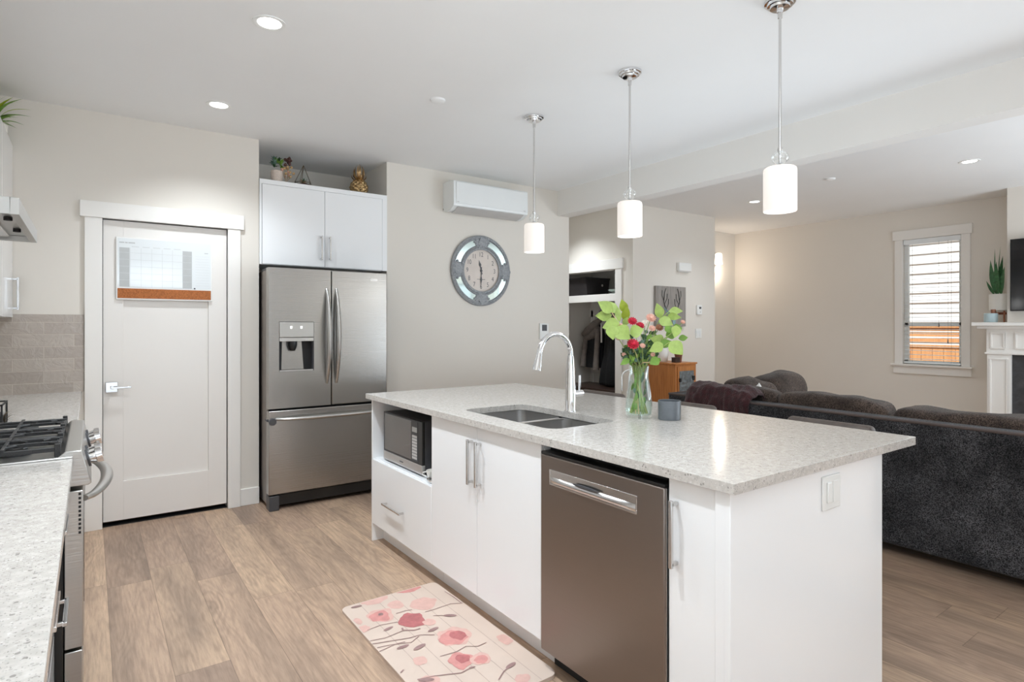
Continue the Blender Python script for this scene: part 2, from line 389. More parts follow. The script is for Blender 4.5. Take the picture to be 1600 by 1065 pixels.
# ------------------------------------------------------------------ mesh helpers
class MB:
    def __init__(s): s.v, s.f, s.m = [], [], []
    def add(s, vs, fs, mi=0):
        o = len(s.v); s.v += [tuple(v) for v in vs]
        s.f += [tuple(i + o for i in f) for f in fs]; s.m += [mi] * len(fs); return s
    def box(s, x0, x1, y0, y1, z0, z1, mi=0):
        if x0 > x1: x0, x1 = x1, x0
        if y0 > y1: y0, y1 = y1, y0
        if z0 > z1: z0, z1 = z1, z0
        return s.add([(x0, y0, z0), (x1, y0, z0), (x1, y1, z0), (x0, y1, z0), (x0, y0, z1), (x1, y0, z1), (x1, y1, z1), (x0, y1, z1)],
                     [(0, 3, 2, 1), (4, 5, 6, 7), (0, 1, 5, 4), (1, 2, 6, 5), (2, 3, 7, 6), (3, 0, 4, 7)], mi)
    def lathe(s, prof, c, seg=32, axis='z', mi=0, sx=1, sy=1, closed=False):
        vs, fs = [], []
        for r, h in prof:
            for k in range(seg):
                a = 2 * PI * k / seg; p, q = r * math.cos(a) * sx, r * math.sin(a) * sy
                vs.append({'z': (c[0] + p, c[1] + q, c[2] + h), 'y': (c[0] + p, c[1] + h, c[2] + q), 'x': (c[0] + h, c[1] + p, c[2] + q)}[axis])
        n = len(prof)
        for i in range(n - 1):
            for k in range(seg):
                fs.append((i * seg + k, i * seg + (k + 1) % seg, (i + 1) * seg + (k + 1) % seg, (i + 1) * seg + k))
        if closed:
            for k in range(seg): fs.append(((n - 1) * seg + k, (n - 1) * seg + (k + 1) % seg, (k + 1) % seg, k))
            return s.add(vs, fs, mi)
        if prof[0][0] > 1e-5: fs.append(tuple(range(seg - 1, -1, -1)))
        if prof[-1][0] > 1e-5: fs.append(tuple((n - 1) * seg + k for k in range(seg)))
        return s.add(vs, fs, mi)
    def cyl(s, c, r, h, seg=24, axis='z', mi=0): return s.lathe([(r, 0), (r, h)], c, seg, axis, mi)
    def tube(s, pts, r, seg=10, mi=0, closed=False, flat=1.0):
        P = [Vector(p) for p in pts]; n = len(P); vs, fs = [], []
        rr = r if isinstance(r, (list, tuple)) else [r] * n
        up = None
        for i in range(n):
            t = (P[(i + 1) % n] - P[i - 1]) if closed else (P[min(i + 1, n - 1)] - P[max(i - 1, 0)])
            t.normalize()
            if up is None:
                up = Vector((0, 0, 1)) if abs(t.z) < 0.9 else Vector((1, 0, 0))
            a = t.cross(up).normalized(); b = a.cross(t).normalized(); up = b
            for k in range(seg):
                th = 2 * PI * k / seg
                vs.append(P[i] + a * math.cos(th) * rr[i] + b * math.sin(th) * rr[i] * flat)
        for i in range(n if closed else n - 1):
            j = (i + 1) % n
            for k in range(seg): fs.append((i * seg + k, i * seg + (k + 1) % seg, j * seg + (k + 1) % seg, j * seg + k))
        if not closed:
            fs.append(tuple(range(seg - 1, -1, -1))); fs.append(tuple((n - 1) * seg + k for k in range(seg)))
        return s.add(vs, fs, mi)
    def prism(s, poly, d0, d1, plane='xz', mi=0):
        # polygon in a plane, extruded along the third axis from d0 to d1
        f = {'xz': lambda p, d: (p[0], d, p[1]), 'yz': lambda p, d: (d, p[0], p[1]), 'xy': lambda p, d: (p[0], p[1], d)}[plane]
        n = len(poly)
        vs = [f(p, d0) for p in poly] + [f(p, d1) for p in poly]
        fs = [tuple(range(n)), tuple(range(2 * n - 1, n - 1, -1))] + [(i, n + i, n + (i + 1) % n, (i + 1) % n) for i in range(n)]
        return s.add(vs, fs, mi)
    def ball(s, c, rx, ry=None, rz=None, seg=16, rings=10, mi=0, jit=0.0, seed=0):
        ry = ry or rx; rz = rz or rx; vs, fs = [], []
        for i in range(rings + 1):
            ph = PI * i / rings
            for k in range(seg):
                th = 2 * PI * k / seg
                d = Vector((math.sin(ph) * math.cos(th), math.sin(ph) * math.sin(th), math.cos(ph)))
                q = 1 + jit * noise.noise(d * 2.3 + Vector((seed * 3.1, seed, 0))) if jit else 1
                vs.append((c[0] + d.x * rx * q, c[1] + d.y * ry * q, c[2] + d.z * rz * q))
        for i in range(rings):
            for k in range(seg): fs.append((i * seg + k, (i + 1) * seg + k, (i + 1) * seg + (k + 1) % seg, i * seg + (k + 1) % seg))
        return s.add(vs, fs, mi)
    def grid(s, fn, nu, nv, mi=0, wrap=False):
        vs = [fn(i / nu, j / nv) for j in range(nv + 1) for i in range(nu + 1)]
        fs = [(j * (nu + 1) + i, j * (nu + 1) + i + 1, (j + 1) * (nu + 1) + i + 1, (j + 1) * (nu + 1) + i) for j in range(nv) for i in range(nu)]
        return s.add(vs, fs, mi)
    def build(s, name, mats, parent=None, origin=None, bevel=0.0, segs=2, smooth=True, angle=35, fix=True):
        me = bpy.data.meshes.new(name)
        base = Vector(origin) if origin is not None else (Vector(parent['_base']) if parent is not None else Vector((0, 0, 0)))
        me.from_pydata([Vector(v) - base for v in s.v], [], s.f)
        ms = mats if isinstance(mats, (list, tuple)) else [mats]
        for x in ms: me.materials.append(x)
        me.polygons.foreach_set('material_index', s.m)
        bm = bmesh.new(); bm.from_mesh(me)
        bmesh.ops.remove_doubles(bm, verts=bm.verts, dist=1e-6)
        if fix: bmesh.ops.recalc_face_normals(bm, faces=bm.faces)
        bm.to_mesh(me); bm.free()
        if smooth:
            me.polygons.foreach_set('use_smooth', [True] * len(me.polygons))
            me.set_sharp_from_angle(angle=math.radians(angle))
        o = bpy.data.objects.new(name, me); COL.objects.link(o)
        if parent is not None:
            o.parent = parent; o['_base'] = parent['_base']
        else:
            o.location = base; o['_base'] = tuple(base)
        if bevel:
            b = o.modifiers.new('soft_edges', 'BEVEL'); b.width = bevel; b.segments = segs; b.limit_method = 'ANGLE'; b.angle_limit = math.radians(40)
            b.harden_normals = False
        return o

def tag(o, label, cat, group=None):
    o['label'] = label; o['category'] = cat
    if group: o['group'] = group
    return o
def thing(name, loc, label, cat, group=None):
    o = bpy.data.objects.new(name, None); COL.objects.link(o)
    o.location = loc; o['_base'] = tuple(loc); o.empty_display_size = 0.1
    return tag(o, label, cat, group)
def struct(o): o['kind'] = 'structure'; return o
def stuff(o): o['kind'] = 'stuff'; return o
def copy_tree(o, loc, label, parent=None):
    c = o.copy(); COL.objects.link(c)
    if parent is None:
        c.location = loc; c['label'] = label
    else: c.parent = parent
    for ch in [x for x in list(bpy.data.objects) if x.parent == o]: copy_tree(ch, None, None, c)
    return c
def at(px, py, d):
    """point seen at a pixel of the photograph, d metres deep"""
    s, c = math.sin(TH), math.cos(TH); r = (px - 800) / FPX * d
    return Vector((s * d + c * r, c * d - s * r, CAM_H - (py - HORIZON) / FPX * d))
def box(name, m, parent, x0, x1, y0, y1, z0, z1, bevel=0.0, segs=2): return MB().box(x0, x1, y0, y1, z0, z1).build(name, m, parent, bevel=bevel, segs=segs)
def arc(c, r, a0, a1, n, plane='xz'):
    out = []
    for i in range(n + 1):
        a = a0 + (a1 - a0) * i / n; p, q = r * math.cos(a), r * math.sin(a)
        out.append({'xz': (c[0] + p, c[1], c[2] + q), 'yz': (c[0], c[1] + p, c[2] + q), 'xy': (c[0] + p, c[1] + q, c[2])}[plane])
    return out
def text_mesh(body, size):
    cu = bpy.data.curves.new('lettering', 'FONT'); cu.body = body; cu.size = size; cu.align_x = 'CENTER'; cu.align_y = 'CENTER'
    o = bpy.data.objects.new('lettering', cu); COL.objects.link(o)
    dg = bpy.context.evaluated_depsgraph_get(); dg.update()
    me = bpy.data.meshes.new_from_object(o.evaluated_get(dg))
    vs = [v.co.copy() for v in me.vertices]; fs = [tuple(p.vertices) for p in me.polygons]
    bpy.data.objects.remove(o); bpy.data.curves.remove(cu); bpy.data.meshes.remove(me)
    return vs, fs

# ================================================================== the setting
YB, XL, XW, YN, CH = 4.745, -0.69, 8.05, -3.2, 2.74      # kitchen end wall, range wall, window wall, wall behind the camera, ceiling
struct(box('floor', M['floor'], None, XL - .1, XW + .1, YN - .1, 7.6, -.08, 0))
struct(box('ceiling', M['ceil'], None, XL - .1, XW + .1, YN - .1, 7.6, CH, CH + .1))
w = MB()
w.box(XL - .1, XL, -.8, YB + .11, 0, CH).box(XL - .1, XL, YN, -2.6, 0, CH).box(XL - .1, XL, -2.6, -.8, 2.4, CH).box(XL - .1, XL, -2.6, -.8, 0, .6)  # opening in the unseen part made for the added side fill
struct(w.build('wall_left', M['wall'], smooth=False))
w = MB()
w.box(XL, -.005 + .07, YB, YB + .11, 0, CH).box(.065, .82, YB, YB + .11, 2.045, CH).box(.82, 1.037, YB, YB + .11, 0, CH)
w.box(.92, 1.037, YB + .11, 5.45, 0, CH).box(.92, 2.17, 5.45, 5.55, 0, CH).box(2.067, 2.17, YB + .11, 5.45, 0, CH)
w.box(2.067, 4.125, YB, YB + .11, 0, CH).box(4.015, 4.125, YB + .11, 7.5, 0, CH)
struct(w.build('wall_back', M['wall'], smooth=False))
struct(box('wall_hall', M['wall'], None, 4.015, 8.05, 7.5, 7.6, 0, CH))
# closet wall (opening y 4.985..5.85, z ..2.01) with the closet behind it, and the wall with the picture
w = MB()
CX0 = 5.07
w.box(CX0, CX0 + .1, 4.72, 4.985, 0, CH).box(CX0, CX0 + .1, 4.985, 5.95, 2.01, CH).box(CX0, CX0 + .1, 5.95, 7.5, 0, CH)
w.box(CX0 + .1, 6.6, 4.72, 4.85, 0, CH).box(6.5, 6.6, 4.85, 5.4, 0, CH)
w.box(CX0 + .1, 5.78, 6.12, 6.22, 0, CH)
struct(w.build('wall_closet', M['wall'], smooth=False))
w = MB(); w.box(5.72, 5.78, 4.85, 6.12, 0, CH)
for i in range(8): w.box(5.705, 5.72, 4.9 + i * .165, 4.94 + i * .165, 0, 1.55)
w.box(5.705, 5.72, 4.85, 6.12, 1.46, 1.58)
struct(w.build('wall_closet_back', M['trim'], smooth=False))
struct(box('wall_far', M['wall'], None, 6.5, XW, 5.4, 5.5, 0, CH))
wy0, wy1, wz0, wz1 = 2.50, 3.095, .875, 2.375
w = MB()
w.box(XW, XW + .1, wy1, 5.5, 0, CH).box(XW, XW + .1, -.6, wy0, 0, CH).box(XW, XW + .1, wy0, wy1, 0, wz0).box(XW, XW + .1, wy0, wy1, wz1, CH)
w.box(XW, XW + .1, -2.6, -.6, 2.4, CH).box(XW, XW + .1, -2.6, -.6, 0, .6).box(XW, XW + .1, YN, -2.6, 0, CH)
struct(w.build('wall_right', M['wall'], smooth=False))
w = MB()
w.box(XL, -.4, YN - .1, YN, 0, CH).box(-.4, 2.4, YN - .1, YN, 2.45, CH).box(-.4, 2.4, YN - .1, YN, 0, .06)
w.box(2.4, 6.0, YN - .1, YN, 0, CH).box(6.0, 7.9, YN - .1, YN, 2.45, CH).box(6.0, 7.9, YN - .1, YN, 0, .25).box(7.9, XW, YN - .1, YN, 0, CH)
struct(w.build('wall_near', M['wall'], smooth=False))
# beam between kitchen and living room
struct(box('ceiling_beam', M['beam'], None, 3.965, 4.12, YN, YB, 2.48, CH))
struct(box('chimney_wall', M['wall'], None, 7.62, XW, .35, 1.98, 0, CH))
# glazing frames behind the camera
for n, (x0, x1, z0, z1, k) in enumerate([(-.4, 2.4, .06, 2.45, 3), (6.0, 7.9, .25, 2.45, 2)]):
    w = MB()
    for i in range(k + 1):
        x = x0 + (x1 - x0) * i / k; w.box(x - .035, x + .035, YN - .07, YN - .01, z0, z1)
    w.box(x0, x1, YN - .07, YN - .01, z0, z0 + .06).box(x0, x1, YN - .07, YN - .01, z1 - .06, z1)
    struct(w.build('window_%d' % (n + 2), M['trim'], smooth=False))
# door trim, baseboards
w = MB()
w.box(-.03, .065, YB - .022, YB + .03, 0, 2.045).box(.82, .905, YB - .022, YB + .03, 0, 2.045).box(-.055, .928, YB - .03, YB + .03, 2.045, 2.15)
struct(w.build('trim_1', M['trim'], bevel=.002))
struct(box('baseboard_back', M['trim'], None, .905, 1.037, YB - .014, YB, 0, .125, .003))
struct(box('baseboard_clock_wall', M['trim'], None, 2.067, 4.125, YB - .014, YB, 0, .125, .003))
struct(box('baseboard_picture_wall', M['trim'], None, CX0, 6.6, 4.706, 4.72, 0, .125, .003))
struct(box('baseboard_far', M['trim'], None, 6.6, XW, 5.386, 5.4, 0, .125, .003))
w = MB(); w.box(XW - .014, XW, 1.98, 5.386, 0, .125)
struct(w.build('baseboard_right', M['trim'], bevel=.003))
w = MB()   # closet casing
w.box(CX0 - .02, CX0, 4.885, 4.985, 0, 2.01).box(CX0 - .02, CX0, 5.95, 6.05, 0, 2.01).box(CX0 - .028, CX0, 4.86, 6.08, 2.01, 2.13)
struct(w.build('trim_2', M['trim'], bevel=.002))
# pantry door
d = thing('door_1', (.44, YB + .03, 0), 'white single-panel pantry door left of the fridge', 'door'); d['kind'] = 'structure'
w = MB(); dy = YB + .012
w.box(.068, .182, dy, dy + .035, .034, 2.04).box(.696, .817, dy, dy + .035, .034, 2.04).box(.182, .696, dy, dy + .035, .034, .292).box(.182, .696, dy, dy + .035, 1.9, 2.04)
w.box(.182, .696, dy + .013, dy + .03, .292, 1.9)
w.build('door_panel', M['door'], d, bevel=.0015)
w = MB(); w.box(.083, .149, dy - .012, dy, .893, .96).cyl((.118, dy - .05, .926), .011, .04, 16, 'y')
w.box(.112, .225, dy - .058, dy - .046, .92, .932)
w.build('door_handle', M['chrome'], d, bevel=.002)['label'] = 'chrome lever handle on a square plate'
struct(box('door_gap_strip', M['blackmatte'], None, .066, .819, YB + .014, YB + .10, 0, .004))  # black strip puts the dark of the door gap into colour
struct(box('door_gap_backing', M['blackmatte'], None, -.05, .9, YB + .14, YB + .16, 0, 2.1))  # unseen black sheet behind the door, keeps its gaps dark

# living-room window with trim, sash and glass
t = thing('window_1', (XW, 2.8, wz0), 'narrow white-trimmed window between the far corner and the fireplace', 'window'); t['kind'] = 'structure'
w = MB()
w.box(XW - .02, XW, 3.095, 3.18, .875, 2.375).box(XW - .02, XW, 2.415, 2.50, .875, 2.375).box(XW - .03, XW, 2.395, 3.2, 2.375, 2.487)
w.box(XW - .055, XW, 2.385, 3.215, .855, .878).box(XW - .02, XW, 2.405, 3.195, .762, .855)
w.build('window_casing', M['trim'], t, bevel=.002)
w = MB()
for (a, b, c, e) in ((wy0, wy0 + .04, wz0, wz1), (wy1 - .04, wy1, wz0, wz1), (wy0, wy1, wz0, wz0 + .045), (wy0, wy1, wz1 - .045, wz1), (wy0, wy1, 1.33, 1.375)):
    w.box(XW + .05, XW + .09, a, b, c, e)
w.build('window_frame', M['white'], t, bevel=.002)
box('window_glass', M['pane'], t, XW + .066, XW + .071, wy0 + .04, wy1 - .04, wz0 + .045, wz1 - .045)
b = thing('venetian_blind', (XW + .02, 2.8, wz1), 'white slatted venetian blind hanging in the living room window', 'blind')
box('head_rail', M['blind'], b, XW - .005, XW + .045, wy0 + .006, wy1 - .006, wz1 - .06, wz1 - .002, .002)
w = MB(); z = wz1 - .085; i = 0
while z > wz0 + .05:
    tilt = .002; sag = random.uniform(-.005, .005)
    w.add([(XW + .002, wy0 + .01, z - tilt + sag), (XW + .042, wy0 + .01, z + tilt + sag), (XW + .042, wy1 - .01, z + tilt - sag), (XW + .002, wy1 - .01, z - tilt - sag),
           (XW + .002, wy0 + .01, z - tilt + sag + .0025), (XW + .042, wy0 + .01, z + tilt + sag + .0025), (XW + .042, wy1 - .01, z + tilt - sag + .0025), (XW + .002, wy1 - .01, z - tilt - sag + .0025)],
          [(0, 3, 2, 1), (4, 5, 6, 7), (0, 1, 5, 4), (1, 2, 6, 5), (2, 3, 7, 6), (3, 0, 4, 7)])
    z -= .05; i += 1
w.build('slats', M['blind'], b, smooth=False)
box('bottom_rail', M['blind'], b, XW, XW + .044, wy0 + .01, wy1 - .01, wz0 + .012, wz0 + .032, .002)
for y in (wy0 + .1, wy1 - .1): MB().tube([(XW + .001, y, wz1 - .05), (XW + .001, y, wz0 + .03)], .0012, 5).build('ladder_cord', M['cordm'], b)
for (yy, zz) in ((wy0 + .13, 1.17), (wy0 + .22, 1.36)):
    w = MB(); w.tube([(XW - .006, yy, wz1 - .05), (XW - .006, yy, zz)], .0013, 5).lathe([(.002, .03), (.006, .0), (.006, -.02), (.003, -.03)], (XW - .006, yy, zz - .01), 10)
    w.build('pull_cord', M['cordm'], b)

# outside the living-room window
struct(box('ground', M['ground'], None, XW + .1, 16, -4, 9, -.4, -.3))
f = thing('cedar_fence', (10.0, 3.2, -.3), 'orange cedar board fence outside the living room window', 'fence')
w = MB()
y = 0.2
while y < 6.4:
    w.box(10.0, 10.02, y, y + .137, -.3, 1.02); y += .142
w.build('fence_boards', M['fence'], f, smooth=False)
w = MB(); w.box(9.985, 10.03, .2, 6.4, 1.02, 1.06)
for zz in (1.10, 1.18, 1.26): w.box(10.0, 10.02, .2, 6.4, zz, zz + .055)
w.box(9.97, 10.05, .2, 6.4, 1.31, 1.34)
w.build('fence_rails', M['fence'], f, smooth=False)
h = MB()
for k in range(26): h.prism([(11.8, -.3 + k * .17), (12.3, -.3 + k * .17), (12.3, -.13 + k * .17), (11.825, -.13 + k * .17)], -1, 8, 'xz')
tag(h.build('neighbour_house', M['siding'], smooth=False, origin=(12, 3.5, -.3)), 'pale lap-sided house wall seen beyond the cedar fence', 'house')

# ================================================================== island
WT, WB = .912, .882      # worktop top and underside
IX0, IX1, IY0, IY1 = 1.402, 2.568, .942, 3.548
SX0, SX1, SY0, SY1 = 1.532, 1.915, 1.87, 2.585
def rrect(x0, x1, y0, y1, r, n=6):
    out = []
    for (cx, cyy, a0) in ((x1 - r, y1 - r, 0), (x0 + r, y1 - r, PI / 2), (x0 + r, y0 + r, PI), (x1 - r, y0 + r, 1.5 * PI)):
        for i in range(n + 1):
            a = a0 + PI / 2 * i / n; out.append((cx + r * math.cos(a), cyy + r * math.sin(a)))
    return out
bm = bmesh.new()
def ring(bm, pts, z):
    vs = [bm.verts.new((p[0], p[1], z)) for p in pts]
    return [bm.edges.new((vs[i], vs[(i + 1) % len(vs)])) for i in range(len(vs))]
e = ring(bm, rrect(IX0, IX1, IY0, IY1, .006, 3), WT) + ring(bm, rrect(SX0, SX1, SY0, SY1, .06), WT)
bmesh.ops.triangle_fill(bm, use_beauty=True, edges=e)
r_ = bmesh.ops.extrude_face_region(bm, geom=bm.faces[:])
bmesh.ops.translate(bm, verts=[v for v in r_['geom'] if isinstance(v, bmesh.types.BMVert)], vec=(0, 0, WB - WT))
bmesh.ops.recalc_face_normals(bm, faces=bm.faces)
me = bpy.data.meshes.new('island_worktop'); bm.to_mesh(me); bm.free(); me.materials.append(M['quartz'])
wt = bpy.data.objects.new('island_worktop', me); COL.objects.link(wt)
bv = wt.modifiers.new('soft_edges', 'BEVEL'); bv.width = .002; bv.segments = 2; bv.limit_method = 'ANGLE'; bv.angle_limit = math.radians(50)
tag(wt, 'speckled beige quartz worktop of the kitchen island with sink cutout', 'worktop')

FX = 1.44       # front plane of the island doors
def bar_handle(parent, p0, p1, out, r=.0055, name='handle'):
    """square-section bar pull from p0 to p1 standing off along the vector out"""
    p0, p1, out = Vector(p0), Vector(p1), Vector(out)
    w = MB(); d = (p1 - p0).normalized()
    def bx(a, b, s):
        lo = [min(a[i], b[i]) - s for i in range(3)]; hi = [max(a[i], b[i]) + s for i in range(3)]
        w.box(lo[0], hi[0], lo[1], hi[1], lo[2], hi[2])
    bx(p0 + out, p1 + out, r)
    ax = [i for i in range(3) if abs(out[i]) > 1e-6][0]
    for q in (p0 + d * .006, p1 - d * .006):
        a, b = Vector(q), q + out; lo = [min(a[i], b[i]) - (r if i != ax else 0) for i in range(3)]; hi = [max(a[i], b[i]) + (r if i != ax else 0) for i in range(3)]
        w.box(lo[0], hi[0], lo[1], hi[1], lo[2], hi[2])
    return w.build(name, M['nickel'], parent, bevel=.0015)

# microwave cabinet
c = thing('microwave_cabinet', (1.75, 3.1, 0), 'glossy white island cabinet with an open microwave niche above a drawer', 'cabinet')
w = MB()
w.box(FX - .01, 2.25, 3.497, 3.515, .0, WB - .0005)
w.box(FX + .005, 2.25, 2.708, 2.724, .105, WB - .001).box(FX + .005, 2.25, 2.724, 3.497, .495, .514).box(FX + .005, 2.25, 2.724, 3.497, .105, .12)
w.box(2.23, 2.25, 2.724, 3.497, .12, WB - .001).box(FX + .06, FX + .075, 2.708, 3.497, 0, .105)
w.build('carcass', M['cab'], c, bevel=.001)
dr = box('drawer', M['cab'], c, FX - .012, FX + .004, 2.718, 3.494, .112, .508, .0015)
bar_handle(dr, (FX - .012, 3.045, .286), (FX - .012, 3.281, .286), (-.028, 0, 0))
# sink cabinet
c = thing('sink_cabinet', (1.75, 2.26, 0), 'glossy white two-door island cabinet under the sink', 'cabinet')
w = MB()
w.box(FX + .005, 2.25, 2.69, 2.706, .105, WB - .001).box(FX + .005, 2.25, 1.808, 1.824, .105, WB - .001).box(FX + .005, 2.25, 1.824, 2.69, .105, .12)
w.box(2.23, 2.25, 1.824, 2.69, .12, WB - .001).box(FX + .06, FX + .075, 1.808, 2.706, 0, .105)
w.build('carcass', M['cab'], c, bevel=.001)
d1 = box('door', M['cab'], c, FX - .012, FX + .004, 2.2785, 2.714, .112, WB - .004, .0015)
d2 = box('door', M['cab'], c, FX - .012, FX + .004, 1.808, 2.2755, .112, WB - .004, .0015)
bar_handle(d1, (FX - .012, 2.313, .618), (FX - .012, 2.313, .812), (-.028, 0, 0))
bar_handle(d2, (FX - .012, 2.245, .618), (FX - .012, 2.245, .812), (-.028, 0, 0))
# end cabinet
c = thing('narrow_island_cabinet', (1.75, 1.08, 0), 'narrow glossy white one-door island cabinet right of the dishwasher', 'cabinet')
w = MB()
w.box(FX + .005, 2.25, 1.165, 1.18, .105, WB - .001).box(FX + .005, 2.25, .985, 1.0, .105, WB - .001).box(FX + .005, 2.25, 1.0, 1.165, .105, .12).box(2.23, 2.25, 1.0, 1.165, .12, WB - .001)
w.box(FX + .06, FX + .075, .985, 1.18, 0, .105)
w.build('carcass', M['cab'], c, bevel=.001)
d1 = box('door', M['cab'], c, FX - .012, FX + .004, 1.018, 1.183, .112, WB - .004, .0015)
bar_handle(d1, (FX - .012, 1.153, .622), (FX - .012, 1.153, .812), (-.028, 0, 0))
# end and rear panels
p = MB(); p.box(FX - .022, 2.335, .965, .984, 0, WB - .0005).box(FX - .022, FX - .004, .984, 1.014, 0, WB - .0005)
tag(p.build('island_end_panel', M['cab'], origin=(1.88, .975, 0), bevel=.0015), 'tall plain white panel closing the near end of the island', 'panel')
tag(MB().box(2.252, 2.27, .985, 3.515, 0, WB - .0005).build('island_rear_panel', M['cab'], origin=(2.26, 2.2, 0), bevel=.001), 'white panel on the seating side under the island overhang', 'panel')
# outlet on the end panel
t = thing('island_outlet', (1.96, .965, .797), 'white wall plate with switch and socket on the island end', 'outlet')
w = MB().box(1.902, 2.017, .959, .9645, .742, .852); w.build('cover_plate', M['white'], t, bevel=.003)
box('dimmer_switch', M['white'], t, 1.925, 1.952, .953, .959, .765, .832, .003)
w = MB().box(1.965, 1.998, .9565, .959, .763, .832); w.build('socket', M['white'], t, bevel=.002)

# dishwasher
c = thing('dishwasher', (1.75, 1.494, 0), 'slate-brown stainless dishwasher built into the island', 'dishwasher')
box('tub', M['blackmatte'], c, FX + .03, 2.2, 1.19, 1.80, .09, .862)
box('kick_plate', M['blackmatte'], c, FX + .05, FX + .065, 1.19, 1.80, .005, .09)
dd = MB(); dd.box(FX - .022, FX + .028, 1.193, 1.797, .09, .842)
door = dd.build('door', M['slate'], c, bevel=.004)
box('edge_strip', M['nickel'], door, FX - .016, FX + .027, 1.1885, 1.193, .092, .841)
box('control_strip', M['black'], door, FX - .021, FX + .028, 1.193, 1.797, .842, .853, .002)
w = MB(); hx = FX - .022
w.box(hx - .004, hx, 1.30, 1.74, .788, .794).box(hx - .004, hx, 1.30, 1.74, .735, .741).box(hx - .004, hx, 1.30, 1.306, .741, .788).box(hx - .004, hx, 1.734, 1.74, .741, .788)
w.build('pocket_handle', M['nickel'], door, bevel=.001)
w = MB().box(hx - .0018, hx + .0005, 1.306, 1.734, .741, .788, 0)
w.grid(lambda u, v: (hx - .0025 - .010 * (1 - (2 * v - 1) ** 2) * (1 - (2 * u - 1) ** 6), 1.306 + .428 * u, .741 + .047 * v * .55), 24, 6)
w.build('handle_scoop', M['nickel'], door)
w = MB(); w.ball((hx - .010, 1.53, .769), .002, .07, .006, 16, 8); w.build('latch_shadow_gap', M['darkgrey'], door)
box('mounting_strip', M['nickel'], c, FX + .02, FX + .06, 1.25, 1.74, .872, .8815)

# sink
s = thing('double_sink', (1.72, 2.21, .88), 'undermount stainless double-bowl sink in the island', 'sink')
def bowl(name, x0, x1, y0, y1, dep):
    w = MB(); r = .05; seg = 6
    prof = [(0.004, 0), (0.0, -.004), (.004, -dep * .85), (.02, -dep), (.06, -dep - .004)]
    rings = []
    for off, z in prof:
        rings.append([(p[0], p[1], WB - .001 + z) for p in rrect(x0 + off, x1 - off, y0 + off, y1 - off, max(.01, r - off * .3), seg)])
    n = len(rings[0]); vs = sum(rings, []); fs = []
    for i in range(len(rings) - 1):
        for k in range(n): fs.append((i * n + k, (i + 1) * n + k, (i + 1) * n + (k + 1) % n, i * n + (k + 1) % n))
    fs.append(tuple((len(rings) - 1) * n + k for k in range(n)))
    w.add(vs, fs)
    b = w.build(name, M['sinksteel'], s, fix=False)
    MB().lathe([(.0, .0015), (.03, .002), (.042, .003), (.045, 0)], ((x0 + x1) / 2, (y0 + y1) / 2, WB - dep - .004), 24).build('drain', M['nickel'], b)
    return b
bowl('large_bowl', SX0 - .004, SX1 + .004, 2.250, SY1 + .004, .2)
bowl('small_bowl', SX0 - .004, SX1 + .004, SY0 - .004, 2.222, .17)
box('divider_rim', M['nickel'], s, SX0 - .004, SX1 + .004, 2.223, 2.249, WB - .03, WB - .0025, .004)
# faucet
F0 = Vector((1.945, 2.225, WT))
t = thing('kitchen_faucet', tuple(F0), 'tall chrome gooseneck faucet behind the island sink', 'faucet')
MB().lathe([(.030, 0), (.030, .004), (.0275, .008), (.027, .10), (.0255, .11), (.0225, .20), (.0165, .275)], F0, 24).build('body', M['chrome'], t)
R_ = .098; top = WT + .285
pts = [(F0.x, F0.y, WT + .27)] + [(F0.x - R_ + R_ * math.cos(a), F0.y, top + R_ * math.sin(a)) for a in [PI * .93 * i / 18 for i in range(19)]]
end = Vector(pts[-1]); dirv = Vector((-.20, 0, -.98)).normalized()
MB().tube(pts + [tuple(end + dirv * .012)], .0135, 16).build('spout', M['chrome'], t)
hd = end + dirv * .012
MB().tube([tuple(hd), tuple(hd + dirv * .02), tuple(hd + dirv * .062), tuple(hd + dirv * .084)], [.0145, .0155, .021, .0225], 18).build('spray_head', M['chrome'], t)
MB().cyl((F0.x + .02, F0.y, WT + .085), .017, .055, 18, 'x').tube([(F0.x + .058, F0.y, WT + .085), (F0.x + .058, F0.y, WT + .175)], .0065, 12).build('lever', M['chrome'], t)
# slim second tap behind the vase
tp = Vector((2.233, 2.03, WT)); tq = Vector((2.158, 2.084, WT)); tm = (tp + tq) / 2; hv = (tp - tq) / 2
w = MB(); w.lathe([(.018, 0), (.018, .006), (.010, .012), (.009, .05)], tp, 18)
w.tube([tuple(tp + Vector((0, 0, z))) for z in (.04, .10, .165)] + [tuple(tm + hv * math.cos(a) + Vector((0, 0, .165 + .04 * math.sin(a)))) for a in [PI * i / 12 for i in range(1, 13)]] + [tuple(tq + Vector((0, 0, .10)))], .0038, 10)
tag(w.build('water_tap', M['nickel'], origin=tuple(tp)), 'slim curved water tap standing behind the flower vase', 'tap')

# microwave in its niche
t = thing('microwave', (1.68, 3.16, .514), 'black and silver microwave oven inside the island niche', 'microwave')
box('casing', M['darkgrey'], t, 1.488, 1.86, 2.905, 3.418, .524, .812, .004)
for (x, y) in ((1.52, 2.94), (1.52, 3.38), (1.82, 2.94), (1.82, 3.38)): MB().cyl((x, y, .514), .014, .011, 12).build('foot', M['blackmatte'], t)
dr = box('door', M['black'], t, 1.470, 1.488, 2.902, 3.42, .574, .812, .003)
box('door_window', M['dglass'], dr, 1.4685, 1.4702, 3.035, 3.40, .585, .803)
box('lower_trim', M['nickel'], t, 1.468, 1.488, 2.902, 3.42, .523, .574, .002)
kp = box('control_panel', M['darkgrey'], t, 1.4685, 1.4702, 2.955, 3.03, .585, .803)
box('display', M['bgrey'], kp, 1.4672, 1.4686, 2.962, 3.022, .745, .772)
w = MB()
for r in range(8):
    for q in range(3): w.box(1.4672, 1.4686, 2.963 + q * .0205, 2.980 + q * .0205, .595 + r * .017, .608 + r * .017)
